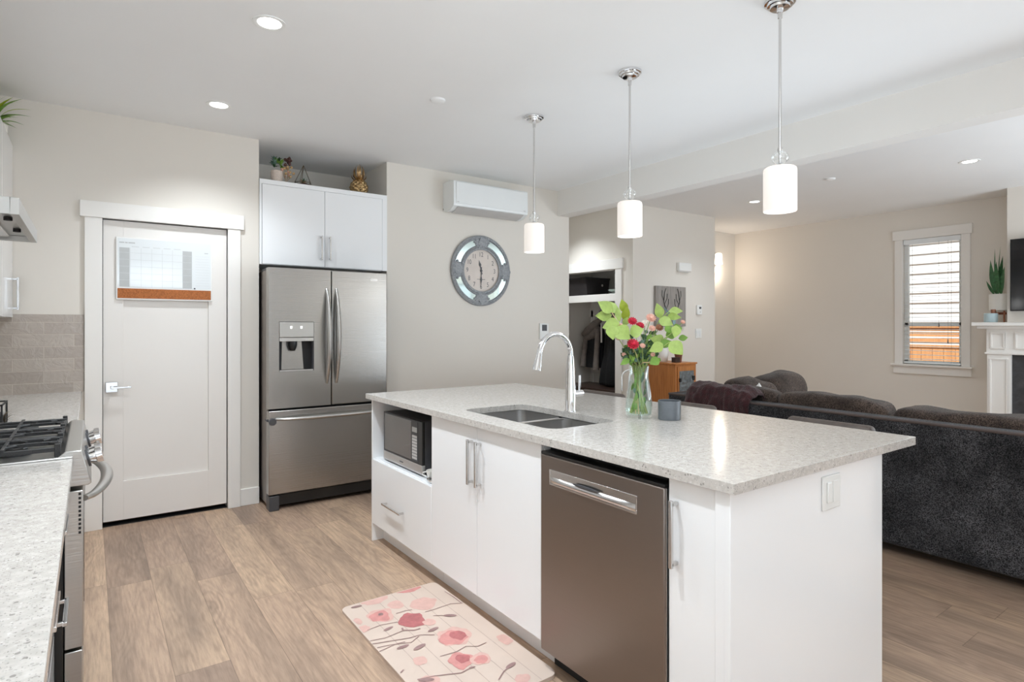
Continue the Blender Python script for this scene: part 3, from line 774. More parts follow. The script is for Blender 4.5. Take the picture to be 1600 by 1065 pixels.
w.build('keypad', M['acgrey'], kp)
MB().box(1.4672, 1.4684, 3.14, 3.185, .546, .552).build('badge', M['ink'], t)
# little things beside the microwave
w = MB(); w.lathe([(.016, 0), (.028, .006), (.036, .04), (.037, .046), (.034, .046), (.026, .008), (0, .008)], (1.50, 2.835, .514), 20)
cupo = w.build('measuring_cup', M['whitepot'], origin=(1.50, 2.835, .514))
tag(cupo, 'small white cup beside the microwave in the island niche', 'cup')
MB().tube([(1.475, 2.863, .55), (1.462, 2.876, .546), (1.46, 2.878, .532), (1.474, 2.864, .526)], .003, 8).build('handle', M['whitepot'], cupo)
w = MB(); w.lathe([(.022, 0), (.045, .004), (.05, .016), (.047, .018), (.042, .007), (0, .006)], (1.485, 2.772, .514), 20)
tag(w.build('small_dish', M['nickel'], origin=(1.485, 2.772, .514)), 'low grey metal dish at the front corner of the microwave niche', 'dish')

# floor mat with poppies
t_ = MB(); t_.prism(rrect(.953, 1.452, 1.73, 2.722, .035, 5), 0, .014, 'xy', 0)
ZM = .0144
def fl(pts, mi, dz=0):
    pts = [(min(1.447, max(.958, p[0])), min(2.716, max(1.736, p[1]))) for p in pts]
    t_.add([(p[0], p[1], ZM + dz) for p in pts], [tuple(range(len(pts)))], mi)
def blob(x, y, r, mi, dz, seed, sx=1, sy=1, n=22, rough=.35):
    fl([(x + sx * r * (1 + rough * noise.noise(Vector((math.cos(a) * 1.6 + seed, math.sin(a) * 1.6, seed)))) * math.cos(a),
         y + sy * r * (1 + rough * noise.noise(Vector((math.cos(a) * 1.6 + seed, math.sin(a) * 1.6, seed)))) * math.sin(a)) for a in [2 * PI * k / n for k in range(n)]], mi, dz)
def ribbon(pts, wd, mi, dz):
    P = [Vector((p[0], p[1], 0)) for p in pts]; L, Rr = [], []
    for i in range(len(P)):
        d_ = (P[min(i + 1, len(P) - 1)] - P[max(i - 1, 0)]).normalized(); nn = Vector((-d_.y, d_.x, 0)) * wd / 2
        L.append(P[i] + nn); Rr.append(P[i] - nn)
    for i in range(len(P) - 1): t_.add([(q.x, q.y, ZM + dz) for q in (L[i], L[i + 1], Rr[i + 1], Rr[i])], [(0, 1, 2, 3)], mi)
for k in range(1, 6): ribbon([(.958 + k * .083, 1.735), (.958 + k * .083, 2.717)], .0022, 1, .0001)
def onf(px, py):      # photograph pixel -> point on the mat top
    d = (CAM_H - ZM) * FPX / (py - HORIZON); p = at(px, py, d); return (p.x, p.y)
def S5(x, y): return onf(500 + x / 4.21, 880 + y / 4.21)
for (x, y, r, mi, sd, sx, sy) in ((580, 165, .042, 3, 1, 1.5, 1), (350, 240, .045, 4, 2, 1.5, 1), (400, 340, .062, 4, 3, 1, 1.05), (395, 345, .048, 3, 3.5, 1, 1), (500, 270, .04, 4, 4, 1, 1), (680, 265, .056, 4, 5, 1.2, 1), (610, 372, .058, 2, 6, 1, 1.15),
                              (720, 385, .03, 4, 7, 1, 1), (880, 480, .072, 4, 8, 1, 1.05), (875, 485, .058, 3, 8.4, 1, 1), (910, 470, .032, 2, 9, 1, 1.3), (930, 640, .052, 3, 10, 1, 1.05), (940, 625, .032, 2, 10.5, 1, 1), (1060, 625, .042, 4, 11, 1, 1), (1062, 632, .03, 3, 11.6, 1, 1), (1215, 500, .036, 4, 12, .8, 1.2), (660, 640, .03, 4, 13, 1, 1),
                              (250, 380, .022, 4, 14, .7, 1.6), (285, 430, .03, 4, 15, 1, 1), (720, 775, .04, 4, 16, 1, 1), (1330, 760, .03, 4, 17, 1, 1)):
    x_, y_ = S5(x, y); blob(x_, y_, r, mi, .00015 + .00004 * sd, sd, sx, sy)
x_, y_ = S5(400, 335); blob(x_, y_, .012, 5, .0012, 21)
for q, (pts, wd) in enumerate([([(745, 345), (800, 342), (860, 350), (900, 340)], .004), ([(690, 320), (760, 300), (860, 265), (940, 262)], .004), ([(310, 440), (400, 405), (510, 385)], .004), ([(330, 510), (430, 490), (540, 445)], .004),
                  ([(345, 530), (470, 510), (590, 490), (660, 470), (755, 470)], .005), ([(375, 555), (470, 535), (600, 520), (650, 480)], .004), ([(390, 580), (500, 530), (560, 515)], .004), ([(790, 612), (900, 580), (960, 545), (1040, 545), (1095, 520)], .004), ([(500, 330), (560, 312), (605, 305)], .004),
                  ([(640, 765), (760, 740), (930, 720), (985, 690)], .005), ([(1175, 765), (1210, 710), (1245, 680)], .005), ([(545, 440), (620, 440), (660, 428)], .008), ([(820, 185), (870, 215), (930, 260)], .004), ([(530, 720), (550, 700)], .006), ([(540, 425), (548, 445)], .008)]):
    pp = [S5(*p) for p in pts]; ribbon(pp, wd, 5, .0013 + q * .00002)
for q, (x, y, a, l) in enumerate([(855, 343, 0, .03), (240, 285, .3, .026), (450, 430, .6, .025), (655, 550, .7, .032), (545, 550, .5, .028), (1255, 672, .8, .028), (745, 435, .6, .028), (700, 768, .1, .03), (1000, 685, .4, .014)]):
    x_, y_ = S5(x, y); x2, y2 = S5(x + 60 * math.cos(a), y - 40 * math.sin(a)); an = math.atan2(y2 - y_, x2 - x_)
    fl([(x_ + l * math.cos(b) * math.cos(an) - l * .38 * math.sin(b) * math.sin(an), y_ + l * math.cos(b) * math.sin(an) + l * .38 * math.sin(b) * math.cos(an)) for b in [2 * PI * k / 14 for k in range(14)]], 5, .0017 + q * .00002)
tag(t_.build('floor_mat', [M['matbase'], M['matline'], M['mred'], M['mpink'], M['mpale'], M['mstem']], origin=(1.2, 2.22, 0), smooth=False, fix=False), 'cream cushioned floor mat printed with pink poppies', 'mat')

# ================================================================== fridge niche
FY = 4.46      # front of the fridge doors
c = thing('refrigerator', (1.49, 4.9, 0), 'stainless french-door refrigerator with water dispenser in a niche', 'refrigerator')
w = MB().box(1.052, 1.94, FY + .085, 5.25, .03, 1.745); w.build('cabinet_body', M['slate'], c, bevel=.004)
for (a, b_) in ((1.06, 1.2), (1.8, 1.93)): box('hinge_cover', M['darkgrey'], c, a, b_, FY + .09, FY + .3, 1.745, 1.765, .004)
# left door with a dispenser recess cut through its front
L0, L1, DX0, DX1, DZ0, DZ1 = 1.041, 1.489, 1.112, 1.362, 1.003, 1.366
w = MB()
w.box(L0, DX0, FY, FY + .075, .737, 1.757).box(DX1, L1, FY, FY + .075, .737, 1.757).box(DX0, DX1, FY, FY + .075, .737, DZ0).box(DX0, DX1, FY, FY + .075, DZ1, 1.757)
ld = w.build('door', M['steel'], c)
w = MB().box(DX0, DX1, FY + .072, FY + .075, DZ0, 1.24).box(DX0, DX0 + .006, FY + .01, FY + .072, DZ0, 1.22).box(DX1 - .006, DX1, FY + .01, FY + .072, DZ0, 1.22)
w.prism([(DX0 + .03, DZ0 + .012), (DX1 - .06, DZ0 + .012), (DX1 - .075, 1.222), (DX0 + .035, 1.222)], FY + .058, FY + .07, 'xz', 1)
disp = w.build('dispenser_recess', [M['darkgrey'], M['steel']], ld)
w = MB().box(DX0 + .002, DX1 - .002, FY - .003, FY + .072, 1.252, DZ1 - .003); w.build('dispenser_panel', M['steel_y'], ld, bevel=.002)
w = MB().box(DX0 + .002, DX1 - .002, FY - .002, FY + .06, 1.222, 1.249); w.build('dispenser_lip', M['nickel'], ld, bevel=.002)
w = MB().lathe([(.034, .0), (.034, -.03), (.026, -.055), (.018, -.07)], (1.215, FY + .035, 1.222), 18); w.build('dispenser_nozzle', M['black'], ld)
box('drip_tray', M['nickel'], ld, DX0 + .004, DX1 - .004, FY + .004, FY + .07, DZ0 + .001, DZ0 + .010)
M['icon'] = emit('panel_icon_glow', (1, 1, 1), 1.2)
for x in (1.19, 1.262): box('panel_icon', M['icon'], ld, x, x + .014, FY - .0042, FY - .003, 1.316, 1.334)
rd = box('door', M['steel'], c, 1.497, 1.944, FY, FY + .075, .737, 1.757, .005)
w = MB().box(1.806, 1.862, FY - .003, FY, 1.69, 1.708); w.build('badge', M['nickel'], rd, bevel=.001)
vs, fs = text_mesh('FRIGIDAIRE', .0095)
MB().add([(1.834 + v.x, FY - .0034, 1.699 + v.y) for v in vs], fs).build('badge_lettering', M['ink'], rd, smooth=False, fix=False)
fz = box('freezer_drawer', M['steel'], c, 1.041, 1.944, FY, FY + .075, .118, .722, .005)
box('door_gaskets', M['gasket'], c, 1.055, 1.935, FY + .06, FY + .086, .12, 1.75)
w = MB().box(1.055, 1.935, FY + .03, FY + .1, .03, .108); w.build('base_grille', M['black'], c, bevel=.003)
for (a, b_) in ((1.045, 1.115), (1.87, 1.94)): box('front_foot', M['darkgrey'], c, a, b_, FY, FY + .1, 0, .108, .006)
def bow_handle(parent, pts, rad, name='handle'):
    MB().tube(pts, rad, 12, flat=.75).build(name, M['steel_y'], parent)
for (x, par) in ((1.458, ld), (1.531, rd)):
    pts, rad = [], []
    for i in range(21):
        u = i / 20; s_ = math.sin(PI * u)
        pts.append((x, FY + .004 - .062 * s_ ** .7, .905 + .71 * u)); rad.append(.013 + .015 * s_)
    bow_handle(par, pts, rad)
pts, rad = [], []
for i in range(21):
    u = i / 20; s_ = math.sin(PI * u)
    pts.append((1.092 + .80 * u, FY + .002 - .055 * s_ ** .45, .662)); rad.append(.014 + .008 * s_)
bow_handle(fz, pts, rad)
w = MB().lathe([(.0, -.02), (.024, -.018), (.027, -.006), (.027, 0)], (1.066, FY, .645), 18, 'y'); w.tube([(1.066, FY - .006, .645), (1.035, FY + .012, .652), (1.033, FY + .06, .655)], .006, 8)
w.build('child_lock', M['darkgrey'], fz)

# cabinet above the fridge
c = thing('fridge_top_cabinet', (1.55, 4.95, 1.8), 'glossy white two-door wall cabinet above the refrigerator', 'cabinet')
w = MB()
w.box(1.039, 2.065, YB + .002, 5.1, 2.43, 2.448).box(1.039, 2.065, YB - .012, YB + .005, 2.413, 2.448).box(1.039, 1.054, YB - .012, 5.1, 1.802, 2.413).box(2.022, 2.065, YB - .012, YB + .01, 1.802, 2.413)
w.box(1.054, 2.05, YB + .01, 5.1, 1.802, 1.82).box(2.05, 2.065, YB + .01, 5.1, 1.802, 2.43).box(1.054, 2.05, 5.08, 5.1, 1.82, 2.43)
w.build('carcass', M['cab'], c, bevel=.001)
d1 = box('door', M['cab'], c, 1.057, 1.5295, YB - .016, YB + .002, 1.806, 2.410, .0012)
d2 = box('door', M['cab'], c, 1.5325, 2.019, YB - .016, YB + .002, 1.806, 2.410, .0012)
bar_handle(d1, (1.50, YB - .016, 1.865), (1.50, YB - .016, 2.045), (0, -.028, 0))
bar_handle(d2, (1.568, YB - .016, 1.865), (1.568, YB - .016, 2.045), (0, -.028, 0))

# ornaments on top of it
ZT = 2.448
def leaf_mesh(w, base, tip, width, up=(0, 0, 1), curl=.15, mi=0, n=8, pinch=.9):
    b, t = Vector(base), Vector(tip); d = t - b; L = d.length; d.normalize()
    side = d.cross(Vector(up)); side = side.normalized() if side.length > 1e-4 else d.orthogonal().normalized()
    nrm = side.cross(d).normalized()
    vs, fs = [], []
    for i in range(n + 1):
        u = i / n; hw = width / 2 * (math.sin(PI * min(1, u ** pinch)) ** 1.05 if 0 < u < 1 else 0) + .0002
        cpt = b + d * L * u + nrm * curl * L * math.sin(PI * u) * .5
        vs += [cpt + side * hw + nrm * hw * .22, cpt, cpt - side * hw + nrm * hw * .22]
    for i in range(n):
        a = i * 3; fs += [(a, a + 1, a + 4, a + 3), (a + 1, a + 2, a + 5, a + 4)]
    return w.add(vs, fs, mi)
t = thing('succulent_pot', (1.19, 4.845, ZT), 'pale footed pot of green succulents on the fridge cabinet', 'plant')
MB().lathe([(.012, .018), (.034, .018), (.044, .04), (.046, .085), (.043, .10), (.039, .10), (.038, .088), (0, .088)], (1.19, 4.845, ZT), 24).build('pot', M['stonepot'], t)
for a in range(3): MB().lathe([(.006, 0), (.009, .024)], (1.19 + .027 * math.cos(a * 2.1), 4.845 + .027 * math.sin(a * 2.1), ZT), 10).build('pot_foot', M['stonepot'], t)
w = MB()
for k in range(9):
    a = k * 2.4; rr = .015 + .004 * k; cxx, cyy, czz = 1.188 + rr * math.cos(a), 4.84 + rr * math.sin(a) * .8, ZT + .115 + .05 * (1 - k / 9) + .012 * (k % 2)
    for q in range(9):
        b_ = q * 2.4 + k; leaf_mesh(w, (cxx, cyy, czz), (cxx + .03 * math.cos(b_), cyy + .03 * math.sin(b_), czz + .012 + .014 * ((q + k) % 3)), .021, curl=.3, mi=k % 3)
w.build('succulents', [M['leafd'], M['leafb'], M['leafm']], t, fix=False)
t = thing('dried_flower_bunch', (1.262, 4.85, ZT), 'bunch of dried brown and straw flowers right of the succulent pot', 'flowers')
MB().lathe([(.016, 0), (.018, .004), (.017, .055), (.013, .065), (.014, .078), (.011, .078), (.010, .06), (.010, .01), (0, .01)], (1.262, 4.85, ZT), 18).build('bottle', M['crystal'], t)
w = MB()
for k in range(14):
    a = k * 2.4; rr = .012 + .003 * k; p = (1.262 + rr * math.cos(a) + .008, 4.85 + rr * math.sin(a) * .6, ZT + .06 + .13 * random.random())
    w.tube([(1.262, 4.85, ZT + .02), p], .0012, 5, 0)
    w.ball(p, .011, .011, .010, 8, 6, 0 if k % 3 else 2, .5, k)
for k in range(12):
    w.ball((1.272 + random.uniform(-.024, .026), 4.845 + random.uniform(-.02, .02), ZT + .185 + random.uniform(-.028, .028)), .013, .013, .012, 8, 6, 1, .6, k + 30)
w.build('blossoms', [M['straw'], M['brownpot'], M['pink']], t)
t = thing('geometric_terrarium', (1.40, 4.85, ZT), 'pyramid-shaped bronze wire terrarium on the fridge cabinet', 'terrarium')
apex = Vector((1.398, 4.85, ZT + .178)); mid = [Vector((1.398 + .068 * math.cos(a), 4.85 + .055 * math.sin(a), ZT + .038)) for a in [PI * .1 + 2 * PI * k / 5 for k in range(5)]]
low = [Vector((1.398 + .045 * math.cos(a), 4.85 + .04 * math.sin(a), ZT + .003)) for a in [PI * .1 + 2 * PI * k / 5 for k in range(5)]]
w = MB()
for k in range(5):
    for (p, q) in ((apex, mid[k]), (mid[k], mid[(k + 1) % 5]), (mid[k], low[k]), (low[k], low[(k + 1) % 5])): w.tube([p, q], .0026, 6)
w.build('wire_frame', M['bronze'], t)
w = MB()
for k in range(5): w.add([apex, mid[k], mid[(k + 1) % 5]], [(0, 1, 2)]); w.add([mid[k], low[k], low[(k + 1) % 5], mid[(k + 1) % 5]], [(0, 1, 2, 3)])
w.build('glass_panes', M['pane'], t, smooth=False)
w = MB()
for k in range(16):
    a = k * 2.4; leaf_mesh(w, (1.398, 4.85, ZT + .03), (1.398 + .035 * math.cos(a), 4.85 + .03 * math.sin(a), ZT + .045 + .03 * random.random()), .014, mi=k % 2)
w.lathe([(.038, .004), (.042, .02), (.03, .032), (0, .034)], (1.398, 4.85, ZT), 14, mi=2)
w.build('planting', [M['straw'], M['leafd'], M['brownpot']], t, fix=False)
t = thing('pineapple_ornament', (1.86, 4.85, ZT), 'antique gold pineapple ornament at the right of the fridge cabinet', 'ornament')
w = MB(); cx_, cy_ = 1.86, 4.85
seg, rg = 56, 40; vs, fs = [], []
for i in range(rg + 1):
    u = i / rg; r = .066 * (math.sin(PI * (.16 + .74 * u)) ** .6)
    for k in range(seg):
        th = 2 * PI * k / seg; q = 1 + .22 * (abs(math.sin(4.5 * th + u * 10)) * abs(math.sin(4.5 * th - u * 10))) ** .7
        vs.append((cx_ + r * q * math.cos(th), cy_ + r * q * math.sin(th), ZT + .128 * u))
for i in range(rg):
    for k in range(seg): fs.append((i * seg + k, i * seg + (k + 1) % seg, (i + 1) * seg + (k + 1) % seg, (i + 1) * seg + k))
w.add(vs, fs + [tuple(range(seg)), tuple(rg * seg + k for k in range(seg))]).build('fruit', M['gold'], t)
w = MB()
for lay, (cnt, rr, hh, wd) in enumerate(((8, .070, .035, .021), (8, .056, .080, .021), (6, .036, .112, .020), (4, .014, .135, .018))):
    for k in range(cnt):
        a = 2 * PI * k / cnt + lay * .5
        leaf_mesh(w, (cx_ + .016 * math.cos(a), cy_ + .016 * math.sin(a), ZT + .118 + .006 * lay), (cx_ + rr * math.cos(a), cy_ + rr * math.sin(a), ZT + .128 + hh), wd, (math.cos(a), math.sin(a), .3), .30, 0, 7, .8)
w.build('crown_leaves', M['bronze_gold'], t, fix=False)

# whiteboard calendar on the pantry door
t = thing('calendar_board', (.43, dy, 1.72), 'white dry-erase calendar with a cork strip hung on the pantry door', 'whiteboard')
x0, x1, z0, z1, yb = .140, .718, 1.512, 1.932, dy - .014
w = MB().box(x0, x1, yb, dy - .001, z0, z1); w.build('frame', M['white'], t, bevel=.002)
w = MB().box(x0 + .008, x1 - .008, yb - .001, yb, 1.596, z1 - .008, 0)
gx0, gx1, gz0, gz1 = .158, .592, 1.598, 1.862
cw = (gx1 - gx0) / 7
for k in (0, 6): w.box(gx0 + k * cw, gx0 + (k + 1) * cw - .004, yb - .0014, yb - .001, gz0, gz1, 1)
for k in range(1, 7): w.box(gx0 + k * cw - .001, gx0 + k * cw + .001, yb - .0016, yb - .001, gz0, gz1, 2)
for k in range(6): w.box(gx0, gx1, yb - .0018, yb - .001, gz0 + k * .046, gz0 + k * .046 + .0018, 2)
for k in range(1, 6): w.box(gx0 + k * cw + .008, gx0 + (k + 1) * cw - .012, yb - .0014, yb - .001, 1.868, 1.873, 2)
for (a, b_) in ((.158, .186), (.19, .205), (.209, .247)): w.box(a, b_, yb - .0014, yb - .001, 1.892, 1.899, 1)
for k in range(12): w.box(.61, .70, yb - .0014, yb - .001, 1.62 + k * .019, 1.6212 + k * .019, 2)
w.box(.668, .692, yb - .0014, yb - .001, 1.852, 1.857, 1)
w.build('calendar_face', [M['board'], M['bgrey'], M['bline']], t, smooth=False)
w = MB().box(x0 + .008, x1 - .008, yb - .002, yb, z0 + .010, 1.588); w.build('cork_strip', M['cork'], t)
MB().lathe([(0, -.008), (.005, -.007), (.005, 0)], (.605, yb - .001, 1.6), 12, 'y').build('magnet', M['darkgrey'], t)

# wall-mounted air conditioner
t = thing('air_conditioner', (3.02, YB, 2.36), 'white split air conditioner high on the wall above the clock', 'air conditioner')
w = MB(); w.prism([(YB - .001, 2.375), (YB - .06, 2.362), (YB - .13, 2.372), (YB - .192, 2.402), (YB - .198, 2.42), (YB - .195, 2.618), (YB - .185, 2.628), (YB - .001, 2.632)], 2.612, 3.432, 'yz')
w.build('housing', M['acwhite'], t, bevel=.004)
w = MB().box(2.635, 3.41, YB - .203, YB - .196, 2.422, 2.612); w.build('front_panel', M['acwhite'], t, bevel=.003)
w = MB(); w.prism([(YB - .068, 2.3595), (YB - .13, 2.3685), (YB - .19, 2.3985), (YB - .192, 2.3965), (YB - .132, 2.366), (YB - .068, 2.3565)], 2.66, 3.385, 'yz'); w.build('louver', M['acgrey'], t)
box('badge', M['acgrey'], t, 2.645, 2.665, YB - .2045, YB - .203, 2.434, 2.439); box('badge', M['acgrey'], t, 3.375, 3.40, YB - .2045, YB - .203, 2.43, 2.436)
MB().box(2.6115, 2.6125, YB - .012, YB - .004, 2.385, 2.40).build('cover_screw', M['darkgrey'], t)

# wall clock
t = thing('wall_clock', (3.015, YB, 1.857), 'large round weathered grey clock with mirror panels on the wall', 'clock')
cc = (3.015, YB, 1.857)
w = MB().lathe([(.215, -.022), (.222, -.032), (.232, -.030), (.236, -.022), (.298, -.022), (.302, -.034), (.318, -.036), (.332, -.026), (.334, -.002), (.215, -.002)], cc, 72, 'y', sx=.985, closed=True)
w.build('frame', M['clockgrey'], t)
w = MB()
for k in range(72):
    a = 2 * PI * k / 72; w.ball((cc[0] + .222 * math.cos(a), YB - .034, cc[2] + .222 * math.sin(a)), .0055, .005, .0055, 6, 4)
w.build('inner_beading', M['clockgrey'], t)
w = MB()
for k in range(96):
    a = 2 * PI * k / 96; w.ball((cc[0] + .312 * math.cos(a) * .985, YB - .036, cc[2] + .312 * math.sin(a)), .0062, .0062, .0062, 6, 4)
w.build('beaded_rim', M['clockgrey'], t)
for k in range(4):
    w = MB(); a0 = PI / 2 * k + .24; a1 = PI / 2 * (k + 1) - .24
    w.grid(lambda u, v: (cc[0] + (.24 + .052 * v) * math.cos(a0 + (a1 - a0) * u), YB - .024, cc[2] + (.24 + .052 * v) * math.sin(a0 + (a1 - a0) * u)), 16, 1)
    w.build('mirror_panel', M['mirror'], t, fix=False)
for k in range(4):
    w = MB(); a = PI / 2 * k; ca, sa = math.cos(a), math.sin(a)
    for (rr, tt, sz) in ((.262, 0, .044), (.248, .05, .021), (.248, -.05, .021), (.283, .052, .022), (.283, -.052, .022), (.228, .022, .024), (.228, -.022, .024), (.30, 0, .026), (.265, .078, .012), (.265, -.078, .012)):
        w.ball((cc[0] + rr * ca - tt * sa, YB - .026 - (.008 if tt == 0 else 0), cc[2] + rr * sa + tt * ca), sz, .010, sz, 12, 6, 0, .3, rr + tt)
    w.build('scroll_ornament', M['clockgrey'], t)
w = MB().lathe([(0, -.012), (.200, -.012), (.203, -.006)], cc, 48, 'y'); w.build('dial', M['clockdial'], t)
MB().lathe([(.196, -.03), (.205, -.034), (.216, -.030), (.218, -.012), (.200, -.012)], cc, 64, 'y', closed=True).build('bezel', M['clockgrey'], t)
w = MB()
for hnum in range(1, 13):
    a = PI / 2 - hnum * PI / 6; vs, fs = text_mesh(str(hnum), .062)
    MB().add([(cc[0] + .152 * math.cos(a) + v.x * .8, YB - .0128, cc[2] + .152 * math.sin(a) + v.y) for v in vs], fs).build('numeral', M['ink'], t, smooth=False, fix=False)
w.box(cc[0] - .045, cc[0] + .045, YB - .0128, YB - .0125, cc[2] - .083, cc[2] - .079)
w.build('maker_line', M['ink'], t, smooth=False)
def hand(name, ang, ln, wd, dpt):
    ca, sa = math.cos(ang), math.sin(ang); w = MB()
    w.add([(cc[0] + r * ca - o * sa, YB - dpt, cc[2] + r * sa + o * ca) for (r, o) in ((-.035, wd * .5), (ln * .35, wd * .35), (ln * .55, wd), (ln * .75, wd * .4), (ln, 0), (ln * .75, -wd * .4), (ln * .55, -wd), (ln * .35, -wd * .35), (-.035, -wd * .5))], [tuple(range(9))])
    w.build(name, M['ink'], t, smooth=False, fix=False)
hand('hour_hand', PI / 2 + .24, .105, .014, .017); hand('minute_hand', -PI / 2 - .03, .155, .011, .020)
MB().lathe([(0, -.026), (.010, -.024), (.012, -.013)], cc, 16, 'y').build('hub', M['ink'], t)

# wall control under the air conditioner
t = thing('wall_control', (3.78, YB, 1.28), 'white wall control with a grey display behind the faucet', 'thermostat')
box('cover', M['white'], t, 3.722, 3.836, YB - .018, YB, 1.20, 1.362, .004); box('display', M['darkgrey'], t, 3.748, 3.81, YB - .020, YB - .017, 1.285, 1.347)

# ================================================================== range wall on the left
RY0, RY1 = 2.362, 3.118
def counter(name, y0, y1, label, lip=False):
    w = MB().box(XL + .002, -.045, y0, y1, WB, WT); return tag(w.build(name, M['quartz'], origin=(-.36, (y0 + y1) / 2, WB), bevel=.002), label, 'worktop')
counter('counter_worktop', -.6, RY0 - .012, 'speckled quartz worktop in the left foreground beside the range')
counter('counter_worktop', RY1 + .012, YB - .002, 'speckled quartz worktop beyond the range against the tiles')
w = MB().box(XL, -.034, YB - .010, YB - .001, WT, 1.408)
tag(w.build('tile_backsplash', M['tile'], origin=(-.36, YB, WT), smooth=False), 'glossy taupe brick tile backsplash above the far worktop', 'backsplash')
def base_cab(y0, y1, label, hz, name='base_cabinet'):
    c = thing(name, (-.36, (y0 + y1) / 2, 0), label, 'cabinet')
    w = MB().box(XL + .005, -.11, y0, y1, .105, WB - .001).box(XL + .005, -.15, y0, y1, 0, .105); w.build('carcass', M['inner'], c)
    zs = hz
    for (a, b_) in zs:
        d = box('drawer', M['cab'], c, -.108, -.092, y0 + .002, y1 - .002, a, b_, .0015)
        ym = (y0 + y1) / 2; zz = b_ - .12
        bar_handle(d, (-.092, ym - .09, zz), (-.092, ym + .09, zz), (.034, 0, 0))
base_cab(2.0, 2.346, 'narrow white drawer base cabinet next to the range, in the left foreground', [(.112, .362), (.366, .618), (.622, .874)])
base_cab(1.05, 1.998, 'white drawer base cabinet second from the range, in the left foreground', [(.112, .362), (.366, .618), (.622, .874)])
base_cab(.40, 1.048, 'white drawer base cabinet nearest the camera on the left', [(.112, .362), (.366, .618), (.622, .874)])
base_cab(3.134, YB - .004, 'white drawer base cabinet beyond the range by the pantry door', [(.112, .362), (.366, .618), (.622, .874)])
# gas range
c = thing('gas_range', (-.36, 2.74, 0), 'stainless slide-in gas range with black cast iron grates', 'range')
w = MB().box(XL + .02, -.07, RY0, RY1, .02, .90); w.build('body', M['black'], c, bevel=.003)
w = MB().box(XL + .015, -.045, RY0 - .008, RY1 + .008, .902, .918).box(XL + .015, XL + .05, RY0, RY1, .918, .95); w.build('cooktop', M['steel_y'], c, bevel=.003)
w = MB(); w.prism([(-.085, .918), (-.064, .936), (-.022, .934), (.004, .826), (-.005, .820), (-.062, .820), (-.085, .86)], RY0 - .004, RY1 + .004, 'xz'); w.build('control_panel', M['steel_y'], c, bevel=.003)
for i, y in enumerate((2.51, 2.60, 2.90, 2.985)):
    ax = Vector((.97, 0, .23)).normalized(); o = Vector((-.008, y, .880))
    w = MB(); w.tube([o - ax * .002, o + ax * .006], .030, 20, 1); w.tube([o + ax * .006, o + ax * .024, o + ax * .026, o + ax * .043], [.020, .021, .0275, .026], 24, 0)
    w.build('knob', [M['chrome'], M['darkgrey']], c)
od = MB().box(-.068, -.018, RY0, RY1, .30, .805); dq = od.build('oven_door', M['steel_y'], c, bevel=.003)
w = MB()
for k in range(10): w.box(-.031, -.024, RY0 - .0012, RY0 + .001, .79 - k * .0138, .798 - k * .0138)
w.build('vent_slots', M['blackmatte'], dq)
box('oven_window', M['dglass'], dq, -.0185, -.0165, RY0 + .12, RY1 - .12, .40, .68)
box('oven_gasket', M['gasket'], c, -.076, -.066, RY0 + .01, RY1 - .01, .30, .815)
pts, rad = [], []
for i in range(25):
    u = i / 24; s_ = math.sin(PI * u); pts.append((-.016 + .068 * s_ ** .6, RY0 + .03 + .696 * u, .772)); rad.append(.014 + .006 * s_)
MB().tube(pts, rad, 14, flat=.7).build('handle', M['steel_y'], dq)
box('warming_drawer', M['steel_y'], c, -.068, -.02, RY0, RY1, .07, .29, .003)
w = MB()
GZ = .951
for gi, (ga, gb) in enumerate(((RY0 + .012, RY0 + .258), (RY0 + .262, RY0 + .498), (RY0 + .502, RY1 - .012))):
    w = MB(); gx0, gx1 = -.63, -.085
    for x in (gx0, gx1): w.box(x - .007, x + .007, ga, gb, GZ - .016, GZ - .002)
    for y in (ga + .006, gb - .006): w.box(gx0, gx1, y - .006, y + .006, GZ - .016, GZ - .002)
    ym = (ga + gb) / 2
    for q in range(1, 3): y_ = ga + (gb - ga) * q / 3; w.box(gx0, gx1, y_ - .004, y_ + .004, GZ - .006, GZ + .006)
    for x in (-.50, -.36, -.22): w.box(x - .005, x + .005, ga, gb, GZ - .006, GZ + .005)
    for x in (-.43, -.15):
        for a in range(4):
            b_ = PI / 4 + a * PI / 2; w.tube([(x + .03 * math.cos(b_), ym + .03 * math.sin(b_), GZ), (x + .10 * math.cos(b_), ym + .10 * math.sin(b_), GZ)], .005, 6)
    for x in (gx0, gx1):
        for y in (ga + .006, gb - .006): w.box(x - .008, x + .008, y - .008, y + .008, .918, GZ + .008)
    tag_o = w.build('grate', M['iron'], c, bevel=.0015)
for (x, y) in ((-.5, RY0 + .13), (-.2, RY0 + .13), (-.36, RY0 + .38), (-.5, RY1 - .13), (-.2, RY1 - .13)):
    MB().lathe([(.046, 0), (.046, .008), (.04, .012), (.034, .012), (.034, .02), (.03, .023), (0, .023)], (x, y, .918), 24).build('burner', M['iron'], c)
# range hood
t = thing('range_hood', (-.43, 2.74, 1.68), 'stainless under-cabinet range hood above the gas range', 'range hood')
w = MB(); w.box(XL + .002, -.20, RY0, RY1, 1.70, 1.729).prism([(-.20, 1.677), (-.178, 1.677), (-.178, 1.729), (-.20, 1.729)], RY0, RY1, 'xz')
w.box(XL + .002, -.20, RY0, RY0 + .012, 1.677, 1.70).box(XL + .002, -.20, RY1 - .012, RY1, 1.677, 1.70).box(XL + .002, XL + .03, RY0 + .012, RY1 - .012, 1.677, 1.70)
w.build('canopy', M['steel_y'], t, bevel=.001)
for (a, b_) in ((RY0 + .05, 2.735), (2.745, RY1 - .05)): box('filter', M['nickel'], t, -.64, -.26, a, b_, 1.688, 1.699, .002)
for y in (2.6, 2.9): MB().cyl((-.225, y, 1.689), .012, .012, 14).build('hood_lamp', M['blackmatte'], t)
